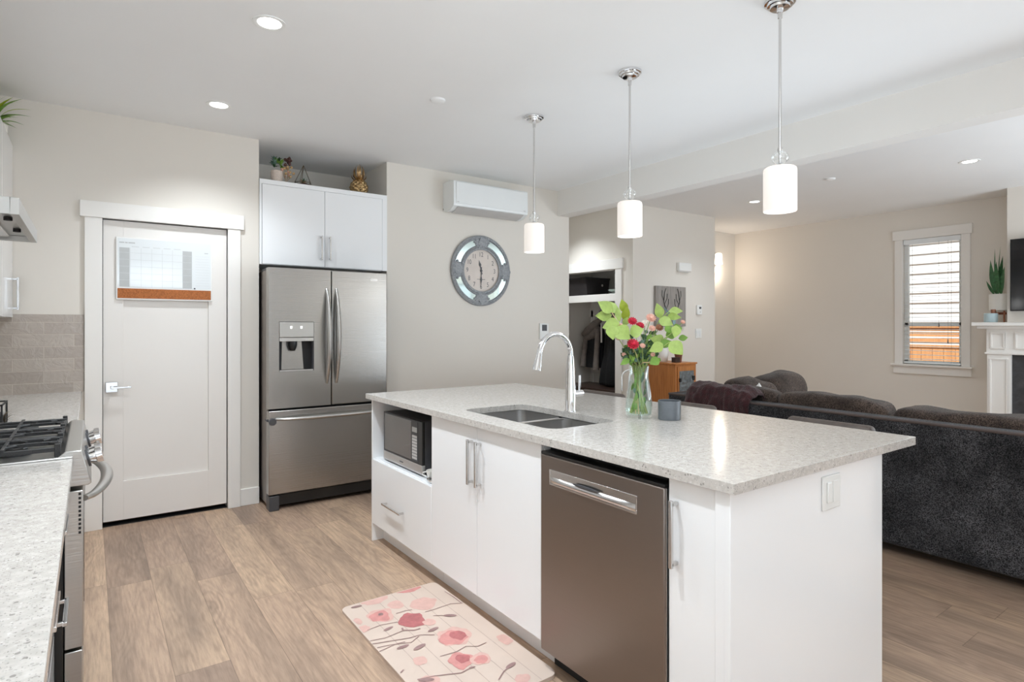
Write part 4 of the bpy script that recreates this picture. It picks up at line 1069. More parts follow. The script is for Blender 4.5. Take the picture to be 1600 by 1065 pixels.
def wall_cab(y0, y1, z0, label, panel=False):
    c = thing('wall_cabinet', (-.54, (y0 + y1) / 2, z0), label, 'cabinet')
    w = MB().box(XL + .002, -.408, y0, y1, z0, 2.447); w.build('carcass', M['inner'], c)
    n = max(1, round((y1 - y0) / .5))
    for k in range(n):
        a, b_ = y0 + (y1 - y0) * k / n, y0 + (y1 - y0) * (k + 1) / n
        d = box('door', M['cab'], c, -.405, -.388, a + .0015, b_ - .0015, z0 + .0, 2.445, .0015)
        if not panel: bar_handle(d, (-.388, b_ - .04 if k % 2 == 0 else a + .04, z0 + .05), (-.388, b_ - .04 if k % 2 == 0 else a + .04, z0 + .24), (.028, 0, 0))
wall_cab(RY1 + .006, YB - .002, 1.387, 'tall glossy white wall cabinet beyond the range hood')
wall_cab(RY0 + .002, RY1 - .002, 1.731, 'short glossy white wall cabinet above the range hood', True)
# plant on top of the wall cabinets
t = thing('spiky_plant', (-.46, 4.58, 2.447), 'spiky green plant on top of the left wall cabinet', 'plant')
MB().lathe([(.045, 0), (.06, .01), (.065, .07), (.06, .075), (.055, .066), (0, .066)], (-.46, 4.58, 2.447), 20).build('pot', M['whitepot'], t)
w = MB()
for k in range(54):
    a = k * 2.4; rr = .06 + .13 * random.random(); hh = .01 + .20 * random.random()
    leaf_mesh(w, (-.46, 4.58, 2.505), (-.46 + rr * math.cos(a), 4.58 + .7 * rr * math.sin(a), 2.50 + hh), .022, curl=.35, mi=1 if k % 4 == 0 else 0)
w.build('leaves', [M['leafm'], M['leafy']], t, fix=False)
# black-framed terrarium box by the stove
t = thing('glass_box_terrarium', (-.35, 3.36, WT), 'black-framed glass box with an air plant behind the stove', 'terrarium')
X0, X1, Y0, Y1, Z0, Z1 = -.45, -.30, 3.24, 3.42, WT + .0005, WT + .095
w = MB()
for x in (X0, X1):
    for y in (Y0, Y1): w.box(x - .003, x + .003, y - .003, y + .003, Z0, Z1)
for z in (Z0 + .003, Z1 - .003):
    for x in (X0, X1): w.box(x - .003, x + .003, Y0, Y1, z - .003, z + .003)
    for y in (Y0, Y1): w.box(X0, X1, y - .003, y + .003, z - .003, z + .003)
w.build('frame', M['blackmatte'], t)
w = MB().box(X0, X1, Y0, Y1, Z0 + .001, Z0 + .045); w.build('dark_soil', M['blackmatte'], t)
w = MB().box(X0, X1, Y0 + .0005, Y0 + .0015, Z0 + .045, Z1).box(X1 - .0015, X1 - .0005, Y0, Y1, Z0 + .045, Z1).box(X0, X0 + .0012, Y0, Y1, Z0 + .045, Z1); w.build('glass_panes', M['pane'], t)
w = MB()
for k in range(9):
    a = -1.2 + k * .33; leaf_mesh(w, (X1 + .005, Y0 + .03, WT + .012), (X1 + .012 + .05 * math.cos(a), Y0 + .03 - .02 * math.cos(a * 2), WT + .015 + .055 * abs(math.sin(a + .6))), .007, curl=.4)
w.build('air_plant', M['bronze'], t, fix=False)

# ================================================================== lights in the ceiling
def downlight(x, y, label, watts, r=.052):
    t = thing('recessed_light', (x, y, CH), label, 'ceiling light', 'recessed ceiling lights')
    MB().lathe([(r, -.001), (r + .012, -.006), (r + .022, -.004), (r + .022, 0), (r, 0)], (x, y, CH), 36, closed=True).build('trim_ring', M['white'], t)
    MB().lathe([(0, -.0035), (r, -.002), (r, -.0005)], (x, y, CH), 36).build('lens', M['lens'], t)
    d = bpy.data.lights.new('spot_beam', 'SPOT'); d.energy = watts; d.spot_size = math.radians(130); d.spot_blend = .9; d.specular_factor = .3; d.color = (.86, .935, 1.0); d.shadow_soft_size = .06
    o = bpy.data.objects.new('spot_beam', d); o.location = (0, 0, -.02); COL.objects.link(o); o.parent = t
for a in ((.677, 2.888, 'nearer recessed ceiling light above the aisle by the range', PW['aisle']), (.666, 4.147, 'recessed ceiling light in front of the pantry door', PW['aisle'] * .65),
          (6.116, 1.843, 'recessed living room light nearest the window side of the frame', PW['living_down']), (6.12, 3.854, 'recessed living room light deeper in, above the sofa end', PW['living_down'])):
    downlight(*a)
for (x, y, wk) in ((.68, 1.6, 'aisle'), (.68, .3, 'aisle_near'), (.68, -1.4, 'near'), (2.4, -1.6, 'near'), (5.0, .2, 'living_down'), (6.1, -1.4, 'living_down'), (4.55, 5.5, 'hall')):  # added beams without fixtures, out of view, brightening floor and rooms
    d = bpy.data.lights.new('spot_beam', 'SPOT'); d.energy = PW[wk]; d.spot_size = math.radians(130); d.spot_blend = .9; d.specular_factor = .3; d.color = (.86, .935, 1.0); d.shadow_soft_size = .06
    o = bpy.data.objects.new('spot_beam', d); o.location = (x, y, CH - .02); COL.objects.link(o)
def smoke(x, y, label):
    tag(MB().lathe([(0, -.016), (.03, -.016), (.044, -.010), (.048, 0)], (x, y, CH), 32).build('smoke_detector', M['ceil'], origin=(x, y, CH)), label, 'smoke detector')
smoke(1.76, 3.262, 'flat white ceiling disc above the near kitchen floor'); smoke(5.749, 2.833, 'flat white ceiling disc between the living room lights')
# pendants
pend = None
def pendant(x, y):
    t = thing('pendant_light', (x, y, CH), 'chrome rod pendant with a glowing opal glass cylinder shade', 'pendant light', 'pendants over the island')
    MB().lathe([(0, -.05), (.012, -.05), (.014, -.034), (.040, -.032), (.042, -.024), (.052, -.022), (.054, -.013), (.063, -.011), (.065, -.002), (.065, 0)], (x, y, CH), 36).build('canopy', M['chrome'], t)
    w = MB().cyl((x, y, 2.098), .0058, CH - .05 - 2.098, 12); w.lathe([(.009, 0), (.010, .03), (.007, .04)], (x, y, CH - .075), 12); w.build('rod', M['nickel'], t)
    cr = MB().ball((x, y, 2.062), .036, .036, .030, 20, 12).build('crystal_ball', M['crystal'], t)
    MB().lathe([(.010, .07), (.011, .055), (.006, .045), (.006, .0), (.018, -.006), (.022, -.012)], (x, y, 2.035), 16).build('fitter', M['nickel'], t)
    w = MB(); w.lathe([(.016, 0), (.058, 0), (.066, -.006), (.068, -.016), (.068, -.187), (.0665, -.19), (.064, -.187), (.0645, -.016), (.057, -.006), (.016, -.004)], (x, y, 2.02), 40, closed=True)
    w.build('shade', M['shade'], t)
    MB().ball((x, y, 1.93), .024, .024, .036, 16, 10).build('bulb', M['bulb'], t)
    d = bpy.data.lights.new('pendant_glow', 'POINT'); d.energy = PW['pendant']; d.specular_factor = 0.0; d.color = (.95, .95, .93); d.shadow_soft_size = .08
    o = bpy.data.objects.new('pendant_glow', d); o.location = (0, 0, 1.70 - CH); COL.objects.link(o); o.parent = t
    return t
pend = pendant(2.43, 3.15); pend['label'] = 'chrome pendant with glowing glass shade hanging in front of the air conditioner wall, farthest of the three'
pend['label'] = 'farthest chrome pendant over the island, beside the air conditioner'
copy_tree(pend, (2.43, 2.285, CH), 'middle chrome pendant over the island, above the flower vase')
copy_tree(pend, (2.43, 1.41, CH), 'largest-looking chrome pendant over the near end of the island')

# ================================================================== vase, flowers, cup
VC = Vector((2.064, 1.885, WT))
w = MB().lathe([(0, .0005), (.050, .0005), (.060, .012), (.0635, .04), (.061, .075), (.052, .13), (.046, .175), (.0445, .205), (.047, .238), (.0445, .238), (.042, .205), (.0435, .175), (.0495, .13), (.0585, .075), (.061, .04), (.057, .016), (0, .012)], VC, 40)
vz = tag(w.build('glass_vase', M['glass'], origin=tuple(VC), fix=True), 'clear glass vase of flowers standing on the island', 'vase')
MB().lathe([(0, .0135), (.0565, .0165), (.060, .04), (.0575, .075), (.0485, .13), (.0425, .172), (0, .172)], VC, 32).build('water', M['water'], vz)
VD = 2.733
CR = cam.rotation_euler.to_matrix()
CAMR, CAMU, CAMF = CR @ Vector((1, 0, 0)), CR @ Vector((0, 1, 0)), CR @ Vector((0, 0, -1))
def mouth(k):
    a = k * 2.4; return VC + Vector((.028 * math.cos(a), .028 * math.sin(a), .225))
def foot(k):
    a = k * 2.4 + 2.6; return VC + Vector((.040 * math.cos(a), .040 * math.sin(a), .022))
def stem_to(w, k, via, r=.0024, mi=0):
    f, m_ = foot(k), mouth(k); pts = [f, f.lerp(m_, .5), m_] + [Vector(p) for p in via]
    out = []
    for i in range(len(pts) - 1):
        for q in range(5): out.append(pts[i].lerp(pts[i + 1], q / 5))
    out.append(pts[-1]); w.tube(out, r, 7, mi)
def big_leaf(w, base, tip, width, mi=0, tilt=0.0):
    b, t = at(base[0], base[1], VD + base[2]), at(tip[0], tip[1], VD + tip[2])
    up = (CAMU * math.sin(tilt) - CAMF * math.cos(tilt))
    leaf_mesh(w, b, t, width, up, .12, mi, 10, .8)
G_ = 'flower stems in the glass vase'
def branch(k, via, leaves, label, mats):
    t = thing('leafy_branch', tuple(foot(k)), label, 'branch', G_)
    w = MB(); stem_to(w, k, [at(p[0], p[1], VD + p[2]) for p in via], .0024); w.build('stem', M['twig'] if k % 2 else M['stem'], t)
    for (b, tp_, wd, mi, tl) in leaves:
        w = MB(); big_leaf(w, b, tp_, wd, 0, tl); w.build('leaf', M[mats[mi]], t, fix=False)
LM = ['leaf', 'leafy', 'leafm', 'leafd']
branch(1, [(990, 545, -.02), (975, 515, -.05), (962, 498, -.06), (956, 488, -.06)], [((957, 487, -.06), (934, 471, -.07), .055, 0, .2), ((956, 492, -.06), (930, 493, -.04), .05, 0, -.2), ((960, 489, -.06), (948, 470, -.03), .05, 0, .3), ((968, 503, -.05), (961, 474, -.04), .03, 0, .5)], 'leafy branch reaching farthest left out of the glass vase', LM)
branch(3, [(995, 555, -.05), (983, 530, -.08), (966, 508, -.09)], [((968, 504, -.08), (941, 512, -.09), .065, 0, .1), ((964, 510, -.09), (984, 530, -.12), .075, 0, -.3), ((955, 508, -.09), (958, 531, -.10), .06, 0, .2), ((984, 521, -.08), (1006, 514, -.10), .06, 0, .3)], 'leafy branch low on the left front of the vase, broad pale leaves', LM)
branch(4, [(990, 540, .03), (978, 510, .04), (975, 490, .03)], [((976, 488, .03), (971, 467, .02), .042, 1, .2), ((975, 500, .03), (980, 477, .01), .040, 1, -.1), ((974, 508, .03), (983, 494, .02), .03, 0, .1)], 'branch with upright yellow-green leaves behind the left flowers', LM)
branch(6, [(1012, 545, .0), (1022, 520, .0), (1030, 500, .0), (1045, 487, .0)], [((1032, 497, 0), (1026, 473, -.01), .045, 0, .2), ((1045, 486, 0), (1067, 486, -.02), .038, 0, .3), ((1043, 492, 0), (1065, 496, -.04), .035, 0, -.2), ((1030, 498, 0), (1052, 508, -.04), .05, 0, .1)], 'leafy branch rising highest on the right of the vase', LM)
branch(8, [(1010, 552, -.02), (1030, 535, -.05), (1050, 520, -.06), (1060, 512, -.06)], [((1057, 508, -.06), (1054, 528, -.08), .045, 0, .1), ((1060, 529, -.05), (1075, 527, -.05), .03, 2, .3), ((1048, 520, -.05), (1040, 508, -.03), .04, 2, .4), ((1037, 531, -.05), (1015, 528, -.08), .05, 0, -.2), ((1050, 516, -.03), (1066, 512, -.02), .05, 2, .1), ((1040, 524, -.04), (1056, 518, -.02), .05, 2, .0)], 'leafy branch in the middle right of the bouquet', LM)
branch(10, [(1012, 560, -.03), (1032, 545, -.07), (1046, 534, -.08)], [((1046, 534, -.08), (1067, 554, -.10), .068, 0, .1), ((1036, 537, -.07), (1014, 549, -.09), .05, 0, .1), ((1030, 540, -.06), (1050, 533, -.06), .04, 2, .2)], 'leafy branch lowest on the right, ending in one wide pale leaf', LM)
branch(11, [(1005, 566, -.05), (1018, 566, -.07)], [((1030, 560, -.08), (1015, 569, -.09), .042, 2, .2)], 'short sprig with a bright green leaf at the right of the vase mouth', LM)
branch(13, [(985, 562, -.03), (978, 562, -.05)], [((984, 560, -.05), (969, 570, -.06), .028, 2, .2), ((982, 557, -.05), (972, 560, -.05), .024, 3, .1)], 'short sprig with small leaves at the left of the vase mouth', LM)
def bloom(kind, k, px, py, dz, r, label, mat_, cat='flower', n=3):
    p = at(px, py, VD + dz); t = thing(kind, tuple(foot(k)), label, cat, G_)
    w = MB(); stem_to(w, k, [mouth(k).lerp(p, .6) + Vector((0, 0, -.004)), p], .0018); w.build('stem', M['stem'], t)
    w = MB(); nrm = (CAMU * .55 - CAMF * .8).normalized(); a_ = nrm.orthogonal().normalized(); b_ = nrm.cross(a_)
    for lay in range(n):
        cnt = 13 - lay * 2
        for q in range(cnt):
            th = 2 * PI * q / cnt + lay; rr = r * (1 - .27 * lay); dv = a_ * math.cos(th) + b_ * math.sin(th)
            leaf_mesh(w, p + nrm * .003 * lay, p + dv * rr + nrm * (r * .15 + lay * r * .22), r * .55, nrm, .1, 0, 5)
    w.ball(p + nrm * r * .2, r * .38, r * .38, r * .38, 10, 6, 0, .4, k)
    w.build('petals', M[mat_], t, fix=False)
bloom('red_flower', 2, 988, 502, -.02, .024, 'red flower highest on the left of the bouquet', 'red')
bloom('red_flower', 5, 1000, 509, -.01, .022, 'red flower in the middle of the bouquet beside the white petals', 'red')
bloom('red_flower', 7, 989, 538, -.10, .030, 'largest red flower low in the bouquet above the vase mouth', 'red')
bloom('pink_flower', 9, 1017, 497, .0, .026, 'pale pink flower at the top centre of the bouquet', 'pink')
bloom('pink_flower', 12, 1019, 513, -.02, .018, 'pink flower just below the top pale pink bloom', 'pink')
bloom('rust_flower', 14, 1030, 512, -.01, .020, 'rusty brown flower among the right leaves', 'rust')
bloom('pink_flower', 15, 1004, 540, -.09, .014, 'small pink flower right of the low red bloom', 'pink')
bloom('pink_flower', 16, 966, 528, -.07, .014, 'small pink flower at the left edge of the bouquet', 'pink')
bloom('pink_flower', 17, 975, 554, -.04, .012, 'small pink bud low on the left above the vase', 'pink')
bloom('pink_flower', 18, 1020, 554, -.07, .012, 'small pink bud low on the right above the vase', 'pink')
bloom('pink_flower', 19, 1067, 503, -.0, .012, 'tiny pale flower at the far right tip of the bouquet', 'pink')
bloom('white_flower', 20, 1008, 505, .02, .020, 'white flower behind the middle red bloom', 'cream')
bloom('pink_flower', 21, 970, 508, -.07, .011, 'tiny pink bud among the left pale leaves', 'pink')
t = thing('green_filler', tuple(VC + Vector((0, 0, .022))), 'dark and blue-green filler foliage filling the centre of the bouquet', 'foliage', G_)
w = MB(); st = MB()
for k in range(46):
    px_, py_ = random.uniform(972, 1028), random.uniform(517, 566); p = at(px_, py_, VD + random.uniform(-.06, .08))
    q0 = mouth(k) + Vector((0, 0, .01)); st.tube([foot(k), q0, q0.lerp(p, .6), p], .0014, 5)
    for q in range(6):
        u = .35 + .65 * q / 5; b0 = q0.lerp(p, u); sgn = 1 if q % 2 else -1
        leaf_mesh(w, b0, b0 + CAMR * sgn * random.uniform(.008, .022) + CAMU * random.uniform(.008, .026) - CAMF * random.uniform(-.01, .015), .019, -CAMF + CAMU * .3, .2, random.choice((0, 0, 1, 2)))
for k in range(26):
    a = random.uniform(0, 2 * PI); rr = random.uniform(.01, .04); b0 = VC + Vector((rr * math.cos(a), rr * math.sin(a), random.uniform(.03, .2)))
    leaf_mesh(w, b0, b0 + Vector((random.uniform(-.01, .01), random.uniform(-.01, .01), random.uniform(.03, .05))), .012, -CAMF, .2, random.choice((0, 1, 2, 2)))
st.build('stems', M['stem'], t); w.build('small_leaves', [M['leafd'], M['leafb'], M['leafm']], t, fix=False)
cc2 = Vector((2.137, 1.768, WT))
w = MB().lathe([(0, .0), (.047, .0), (.050, .003), (.0505, .083), (.049, .086), (.0465, .084), (.046, .06), (0, .06)], cc2, 40)
t = tag(w.build('candle_jar', M['cup'], origin=tuple(cc2)), 'slate grey candle jar beside the flower vase', 'candle')
MB().lathe([(0, .064), (.0455, .063), (.0455, .0605)], cc2, 32).build('wax', M['wax'], t)
MB().cyl((cc2.x, cc2.y, WT + .064), .0012, .012, 6).build('wick', M['blackmatte'], t)

# ================================================================== stools behind the island
def stool(y, label):
    x = 2.76; t = thing('counter_stool', (x - .16, y, 0), label, 'stool', 'counter stools behind the island')
    def cushion(x0, x1, y0, y1, z0, z1, name, bulge):
        w = MB()
        o_ = MB().box(x0, x1, y0, y1, z0, z1).build(name, M['stoolseat'], t, bevel=min(x1 - x0, z1 - z0) * .42, segs=4); return o_
    cushion(x - .36, x + .02, y - .2, y + .2, .60, .68, 'seat', 0)
    bk = cushion(x - .005, x + .05, y - .195, y + .195, .70, .898, 'backrest', 0)
    w = MB()
    for k in range(9): yy = y - .16 + k * .04; w.box(x - .0085, x - .004, yy - .0025, yy + .0025, .72, .875)
    w.build('channel_seams', M['darkwood'], bk)
    for sx, sy in ((-.33, -.17), (-.33, .17), (.03, -.17), (.03, .17)):
        w = MB().tube([(x + sx * .9, y + sy * .9, .605), (x + sx * 1.02, y + sy * 1.08, 0)], .013, 10); w.build('leg', M['darkgrey'], t)
    for xx in (x - .32, x + .03): MB().tube([(xx, y - .172, .25), (xx, y + .172, .25)], .009, 8).build('footrest', M['nickel'], t)
    for yy in (y - .15, y + .15): MB().tube([(x + .022, yy, .60), (x + .035, yy, .74)], .012, 8).build('back_post', M['darkgrey'], t)
    return t
s0 = stool(1.375, 'dark leather counter stool nearest the camera behind the island, in front of the sofa')
copy_tree(s0, (2.60, 2.18, 0), 'dark leather counter stool behind the candle jar, middle of three')
copy_tree(s0, (2.60, 2.86, 0), 'dark leather counter stool behind the faucet, in front of the closet')

# ================================================================== sofa
SXB = 3.80
t = thing('sectional_sofa', (4.5, 1.8, 0), 'long charcoal tweed sectional sofa with its back to the island', 'sofa')
def cush(x0, x1, y0, y1, z0, z1, r, name, m, parent, lump=.0, seed=0, n=10):
    """soft block: superellipsoid with lumps"""
    w = MB(); cx, cyy, cz = (x0 + x1) / 2, (y0 + y1) / 2, (z0 + z1) / 2; hx, hy, hz = (x1 - x0) / 2, (y1 - y0) / 2, (z1 - z0) / 2
    seg, rg = 40, 22; vs, fs = [], []
    pw = lambda v, e: math.copysign(abs(v) ** e, v)
    for i in range(rg + 1):
        ph = -PI / 2 + PI * i / rg
        for k in range(seg):
            th = 2 * PI * k / seg
            d = Vector((pw(math.cos(ph), r) * pw(math.cos(th), r), pw(math.cos(ph), r) * pw(math.sin(th), r), pw(math.sin(ph), r)))
            q = 1 + lump * noise.noise(Vector((d.x * hx, d.y * hy, d.z * hz)) * 6 + Vector((seed * 5.3, seed, 0)))
            vs.append((cx + d.x * hx * q, cyy + d.y * hy * q, cz + d.z * hz * q))
    for i in range(rg):
        for k in range(seg): fs.append((i * seg + k, i * seg + (k + 1) % seg, (i + 1) * seg + (k + 1) % seg, (i + 1) * seg + k))
    return w.add(vs, fs).build(name, m, parent, angle=80)
w = MB(); w.box(SXB - .0, SXB + .16, .30, 3.16, .06, .79).box(SXB + .16, 5.35, 3.0, 3.16, .06, .79)
w.build('back_frame', M['sofa'], t, bevel=.02, segs=3)
w = MB(); w.tube([(SXB + .006, .31, .789), (SXB + .006, 3.15, .789), (5.34, 3.155, .789)], .009, 8); w.build('top_piping', M['piping'], t)
w = MB().box(SXB + .16, 4.7, .30, 3.0, .06, .30).box(4.7, 5.35, 2.1, 3.0, .06, .30); w.build('seat_base', M['sofa'], t, bevel=.015)
for k in range(3): cush(SXB + .17, 4.72, .50 + k * .83, 1.325 + k * .83, .29, .48, .35, 'seat_cushion', M['sofa'], t)
cush(4.72, 5.34, 2.1, 2.99, .29, .48, .35, 'seat_cushion', M['sofa'], t)
w = MB().box(SXB + .16, 4.68, .30, .50, .30, .62); w.build('armrest', M['sofa'], t, bevel=.05, segs=4)
for (x, y) in ((3.88, .4), (3.88, 3.06), (4.62, .4), (5.25, 3.06), (5.25, 2.2), (3.88, 1.7)): MB().cyl((x, y, 0), .03, .062, 14).build('foot', M['blackmatte'], t)
G2 = 'loose back cushions on the sofa'
def backc(x0, x1, y0, y1, z0, z1, label, seed):
    o = cush(x0, x1, y0, y1, z0, z1, .42, 'back_cushion', M['sofab'], None, .10, seed); tag(o, label, 'cushion', G2); return o
backc(3.97, 4.22, .62, 1.62, .44, .85, 'brown back cushion at the near end of the sofa', 1)
backc(3.97, 4.22, 1.62, 2.36, .44, .875, 'brown back cushion in the middle of the sofa', 2)
backc(3.97, 4.22, 2.36, 2.74, .44, .875, 'short brown back cushion next to the maroon blanket', 3)
o = cush(4.62, 5.22, 2.72, 3.0, .44, .94, .5, 'back_cushion', M['sofab'], None, .14, 5); tag(o, 'big dark slouching cushion at the far end of the sofa', 'cushion', G2)
o = cush(4.22, 4.66, 2.70, 3.0, .44, .90, .5, 'back_cushion', M['sofab'], None, .2, 8); tag(o, 'crumpled dark cushion between the blanket and the big far cushion', 'cushion', G2)
# plush blanket heaped over the sofa corner
def blanket(u, v):
    y = 2.42 + .56 * u
    prof = [(SXB - .022, .52), (SXB - .03, .66), (SXB - .03, .78), (SXB + .01, .875), (SXB + .09, .905), (SXB + .17, .875), (SXB + .20, .81), (SXB + .185, .74)]
    s_ = v * (len(prof) - 1); i = min(int(s_), len(prof) - 2); f_ = s_ - i
    x = prof[i][0] * (1 - f_) + prof[i + 1][0] * f_; z = prof[i][1] * (1 - f_) + prof[i + 1][1] * f_
    nz = noise.noise(Vector((y * 9, v * 5, 2.2))); n2 = noise.noise(Vector((y * 24, v * 12, 7.1)))
    edge = 1 - (2 * u - 1) ** 8
    if z > .70: z = max(.70, z - .05 * (1 - edge)) + (.028 * nz + .010 * n2) * (1 if z > .8 else .3)
    if x < SXB: x -= abs(.016 * nz + .012 * n2)
    if z > .8 and .25 < v < .9: z = max(z, .812)
    return (x, y + .012 * nz, z)
w = MB().grid(blanket, 70, 44); o = w.build('throw_blanket', M['blanket'], origin=(SXB, 2.7, .6), angle=80, fix=False)
sm = o.modifiers.new('thickness', 'SOLIDIFY'); sm.thickness = .012; sm.offset = 1
tag(o, 'maroon plush throw heaped over the far end of the sofa back', 'blanket')
w = MB()
w.add([(4.08, 2.575, .86), (4.12, 2.57, .86), (4.13, 2.53, .86), (4.09, 2.525, .86), (4.11, 2.55, .908)], [(0, 1, 4), (1, 2, 4), (2, 3, 4), (3, 0, 4), (3, 2, 1, 0)])
tag(w.build('paper_tissue', M['white'], origin=(4.105, 2.55, .86), smooth=False), 'small white tissue peak showing between the dark sofa cushions', 'tissue')
# ================================================================== hall closet
t = thing('closet_shelf', (5.35, 5.4, 1.63), 'white shelf with a deep front edge across the hall closet', 'shelf')
w = MB().box(CX0 + .015, 5.70, 4.852, 6.118, 1.70, 1.722).box(CX0 + .005, CX0 + .03, 4.852, 6.118, 1.632, 1.722); w.build('board', M['trim'], t, bevel=.002)
t = thing('closet_bench', (5.38, 5.4, 0), 'dark brown wooden bench along the hall closet', 'bench')
w = MB().box(CX0 + .06, 5.70, 4.853, 6.117, .515, .555).box(CX0 + .10, 5.70, 4.86, 4.90, 0, .515).box(CX0 + .10, 5.70, 6.07, 6.11, 0, .515); w.build('bench_top', M['darkwood'], t, bevel=.003)
w = MB(); w.prism([(5.16, 1.7225), (5.53, 1.7225), (5.56, 1.95), (5.13, 1.95)], 5.58, 6.08, 'xz')
b = tag(w.build('storage_bin', M['basket'], origin=(5.35, 5.83, 1.7225), bevel=.006), 'black fabric storage bin on the closet shelf', 'bin')
w = MB().box(5.126, 5.564, 5.575, 6.085, 1.935, 1.957); w.build('rim', M['basket'], b, bevel=.004)
MB().lathe([(.008, -.003), (.016, -.003), (.016, 0), (.008, 0)], (5.42, 5.58, 1.86), 16, 'y').build('grommet', M['nickel'], b)
w = MB().lathe([(.04, 0), (.10, .02), (.165, .055), (.168, .062), (.158, .058), (.095, .028), (0, .01)], (5.38, 5.20, 1.7225), 32)
tag(w.build('serving_bowl', M['paleglass'], origin=(5.38, 5.20, 1.7225)), 'wide pale green bowl beside the black bin on the closet shelf', 'bowl')
w = MB().lathe([(.04, 0), (.09, .016), (.14, .038), (.142, .042), (.134, .04), (.085, .02), (0, .008)], (5.38, 5.20, 1.745), 32)
tag(w.build('serving_bowl', M['paleglass'], origin=(5.38, 5.20, 1.745)), 'smaller pale bowl nested inside the wide closet bowl', 'bowl')
def garment(w, cx, cyy, prof, mi=0, seed=0, fold=.12):
    """hanging cloth: stacked wavy ellipses (z, half width along y, half depth along x, dy)"""
    seg = 36; vs, fs = [], []
    for (z, hw, hd, dyy) in prof:
        for k in range(seg):
            a = 2 * PI * k / seg; q = 1 + fold * math.sin(7 * a + seed + z * 2) + fold * .7 * noise.noise(Vector((math.cos(a) * 2, math.sin(a) * 2, z * 3 + seed)))
            vs.append((cx + hd * math.cos(a) * q, cyy + dyy + hw * math.sin(a) * q, z))
    n = len(prof)
    for i in range(n - 1):
        for k in range(seg): fs.append((i * seg + k, i * seg + (k + 1) % seg, (i + 1) * seg + (k + 1) % seg, (i + 1) * seg + k))
    fs += [tuple(range(seg)), tuple((n - 1) * seg + k for k in range(seg))]
    w.add(vs, fs, mi)
t = thing('hooded_coat', (5.5, 5.80, 1.42), 'black coat with a taupe hood and sleeves hanging on the left in the closet', 'coat', 'coats in the hall closet')
w = MB(); garment(w, 5.54, 5.80, [(1.36, .05, .06, -.02), (1.28, .10, .08, 0), (1.15, .14, .09, .02), (.98, .17, .10, .03), (.84, .20, .10, .04), (.78, .21, .10, .04)], 0, 1); w.build('body', M['coatblk'], t, angle=80)
w = MB(); w.tube([(5.47, 5.66, 1.42), (5.45, 5.74, 1.36), (5.44, 5.86, 1.27), (5.45, 5.95, 1.22), (5.47, 5.93, 1.18), (5.46, 5.80, 1.21), (5.45, 5.68, 1.30)], [.03, .055, .062, .045, .05, .055, .045], 14); w.build('hood', M['coatgry'], t, angle=80)
for (a, b_) in (((5.45, 5.92, 1.22), (5.42, 5.95, .79)), ((5.44, 5.68, 1.30), (5.42, 5.70, .755))):
    w = MB(); a, b_ = Vector(a), Vector(b_); w.tube([a, a.lerp(b_, .3), a.lerp(b_, .7), b_], [.03, .036, .037, .046], 12); w.build('sleeve', M['coatgry'], t, angle=80)
w = MB(); garment(w, 5.50, 5.36, [(1.45, .04, .06, .05), (1.38, .12, .09, .02), (1.2, .19, .11, 0), (.95, .22, .12, 0), (.75, .26, .13, .01), (.60, .28, .13, .03), (.57, .27, .12, .03)], 0, 4)
o = tag(w.build('long_coat', M['coatblk'], origin=(5.5, 5.36, 1.45), angle=80), 'long black coat hanging on the right in the closet', 'coat', 'coats in the hall closet')
w = MB(); w.box(5.372, 5.378, 5.535, 5.560, 1.12, 1.36); w.build('lining_strip', M['acgrey'], o)
for (yy, lab) in ((5.655, 'metal coat hook holding the hooded coat'), (5.42, 'metal coat hook holding the long black coat')):
    w = MB(); w.box(5.69, 5.706, yy - .018, yy + .018, 1.40, 1.56).tube([(5.695, yy, 1.47), (5.60, yy, 1.44), (5.55, yy, 1.455), (5.53, yy, 1.50)], .007, 8)
    tag(w.build('coat_hook', M['nickel'], origin=(5.7, yy, 1.45)), lab, 'hook', 'hooks in the hall closet')

# ================================================================== picture wall
PY = 4.72
t = thing('deer_picture', (5.70, PY, 1.59), 'weathered grey board painted with a teal deer head and antlers', 'picture')
w = MB().box(5.425, 5.97, PY - .035, PY - .001, 1.33, 1.81); w.build('board', M['greywood'], t, bevel=.002)
yq = PY - .0362
for sg in (-1, 1):
    w = MB()
    for (p, r) in (([(.02, .07), (.10, .13), (.145, .22), (.13, .33), (.105, .385)], .010), ([(.10, .13), (.06, .20), (.055, .26)], .007), ([(.135, .19), (.085, .26), (.08, .32)], .007), ([(.145, .24), (.175, .30), (.17, .36)], .006)):
        w.tube([(5.70 + sg * x, yq, 1.40 + z) for (x, z) in p], r, 6, flat=.08)
    w.build('antler', M['antler'], t)
w = MB()
for sg in (-1, 1):
    for k in range(5): leaf_mesh(w, (5.70 + sg * .012, yq - .0008 - k * .0002, 1.40 + .012 * k), (5.70 + sg * (.05 + .022 * k), yq - .0012 - k * .0002, 1.47 + .022 * k), .034, (0, -1, 0), .0)
    leaf_mesh(w, (5.70 + sg * .03, yq - .002, 1.42), (5.70 + sg * .05, yq - .002, 1.34), .06, (0, -1, 0), .0)
w.build('deer_head', M['teal'], t, fix=False)
t = thing('door_chime', (5.95, PY, 2.06), 'white door chime box above the deer picture', 'door chime')
box('cover', M['white'], t, 5.835, 6.065, PY - .05, PY - .001, 2.005, 2.11, .008); box('base_plate', M['white'], t, 5.85, 6.05, PY - .03, PY, 1.995, 2.005, .002)
t = thing('room_thermostat', (6.26, PY, 1.54), 'small white thermostat right of the deer picture', 'thermostat')
box('cover', M['white'], t, 6.21, 6.305, PY - .025, PY - .001, 1.478, 1.598, .004); box('display', M['darkgrey'], t, 6.245, 6.285, PY - .0265, PY - .024, 1.55, 1.575)
MB().lathe([(0, -.004), (.008, -.003), (.008, 0)], (6.265, PY - .025, 1.51), 12, 'y').build('button', M['acgrey'], t)
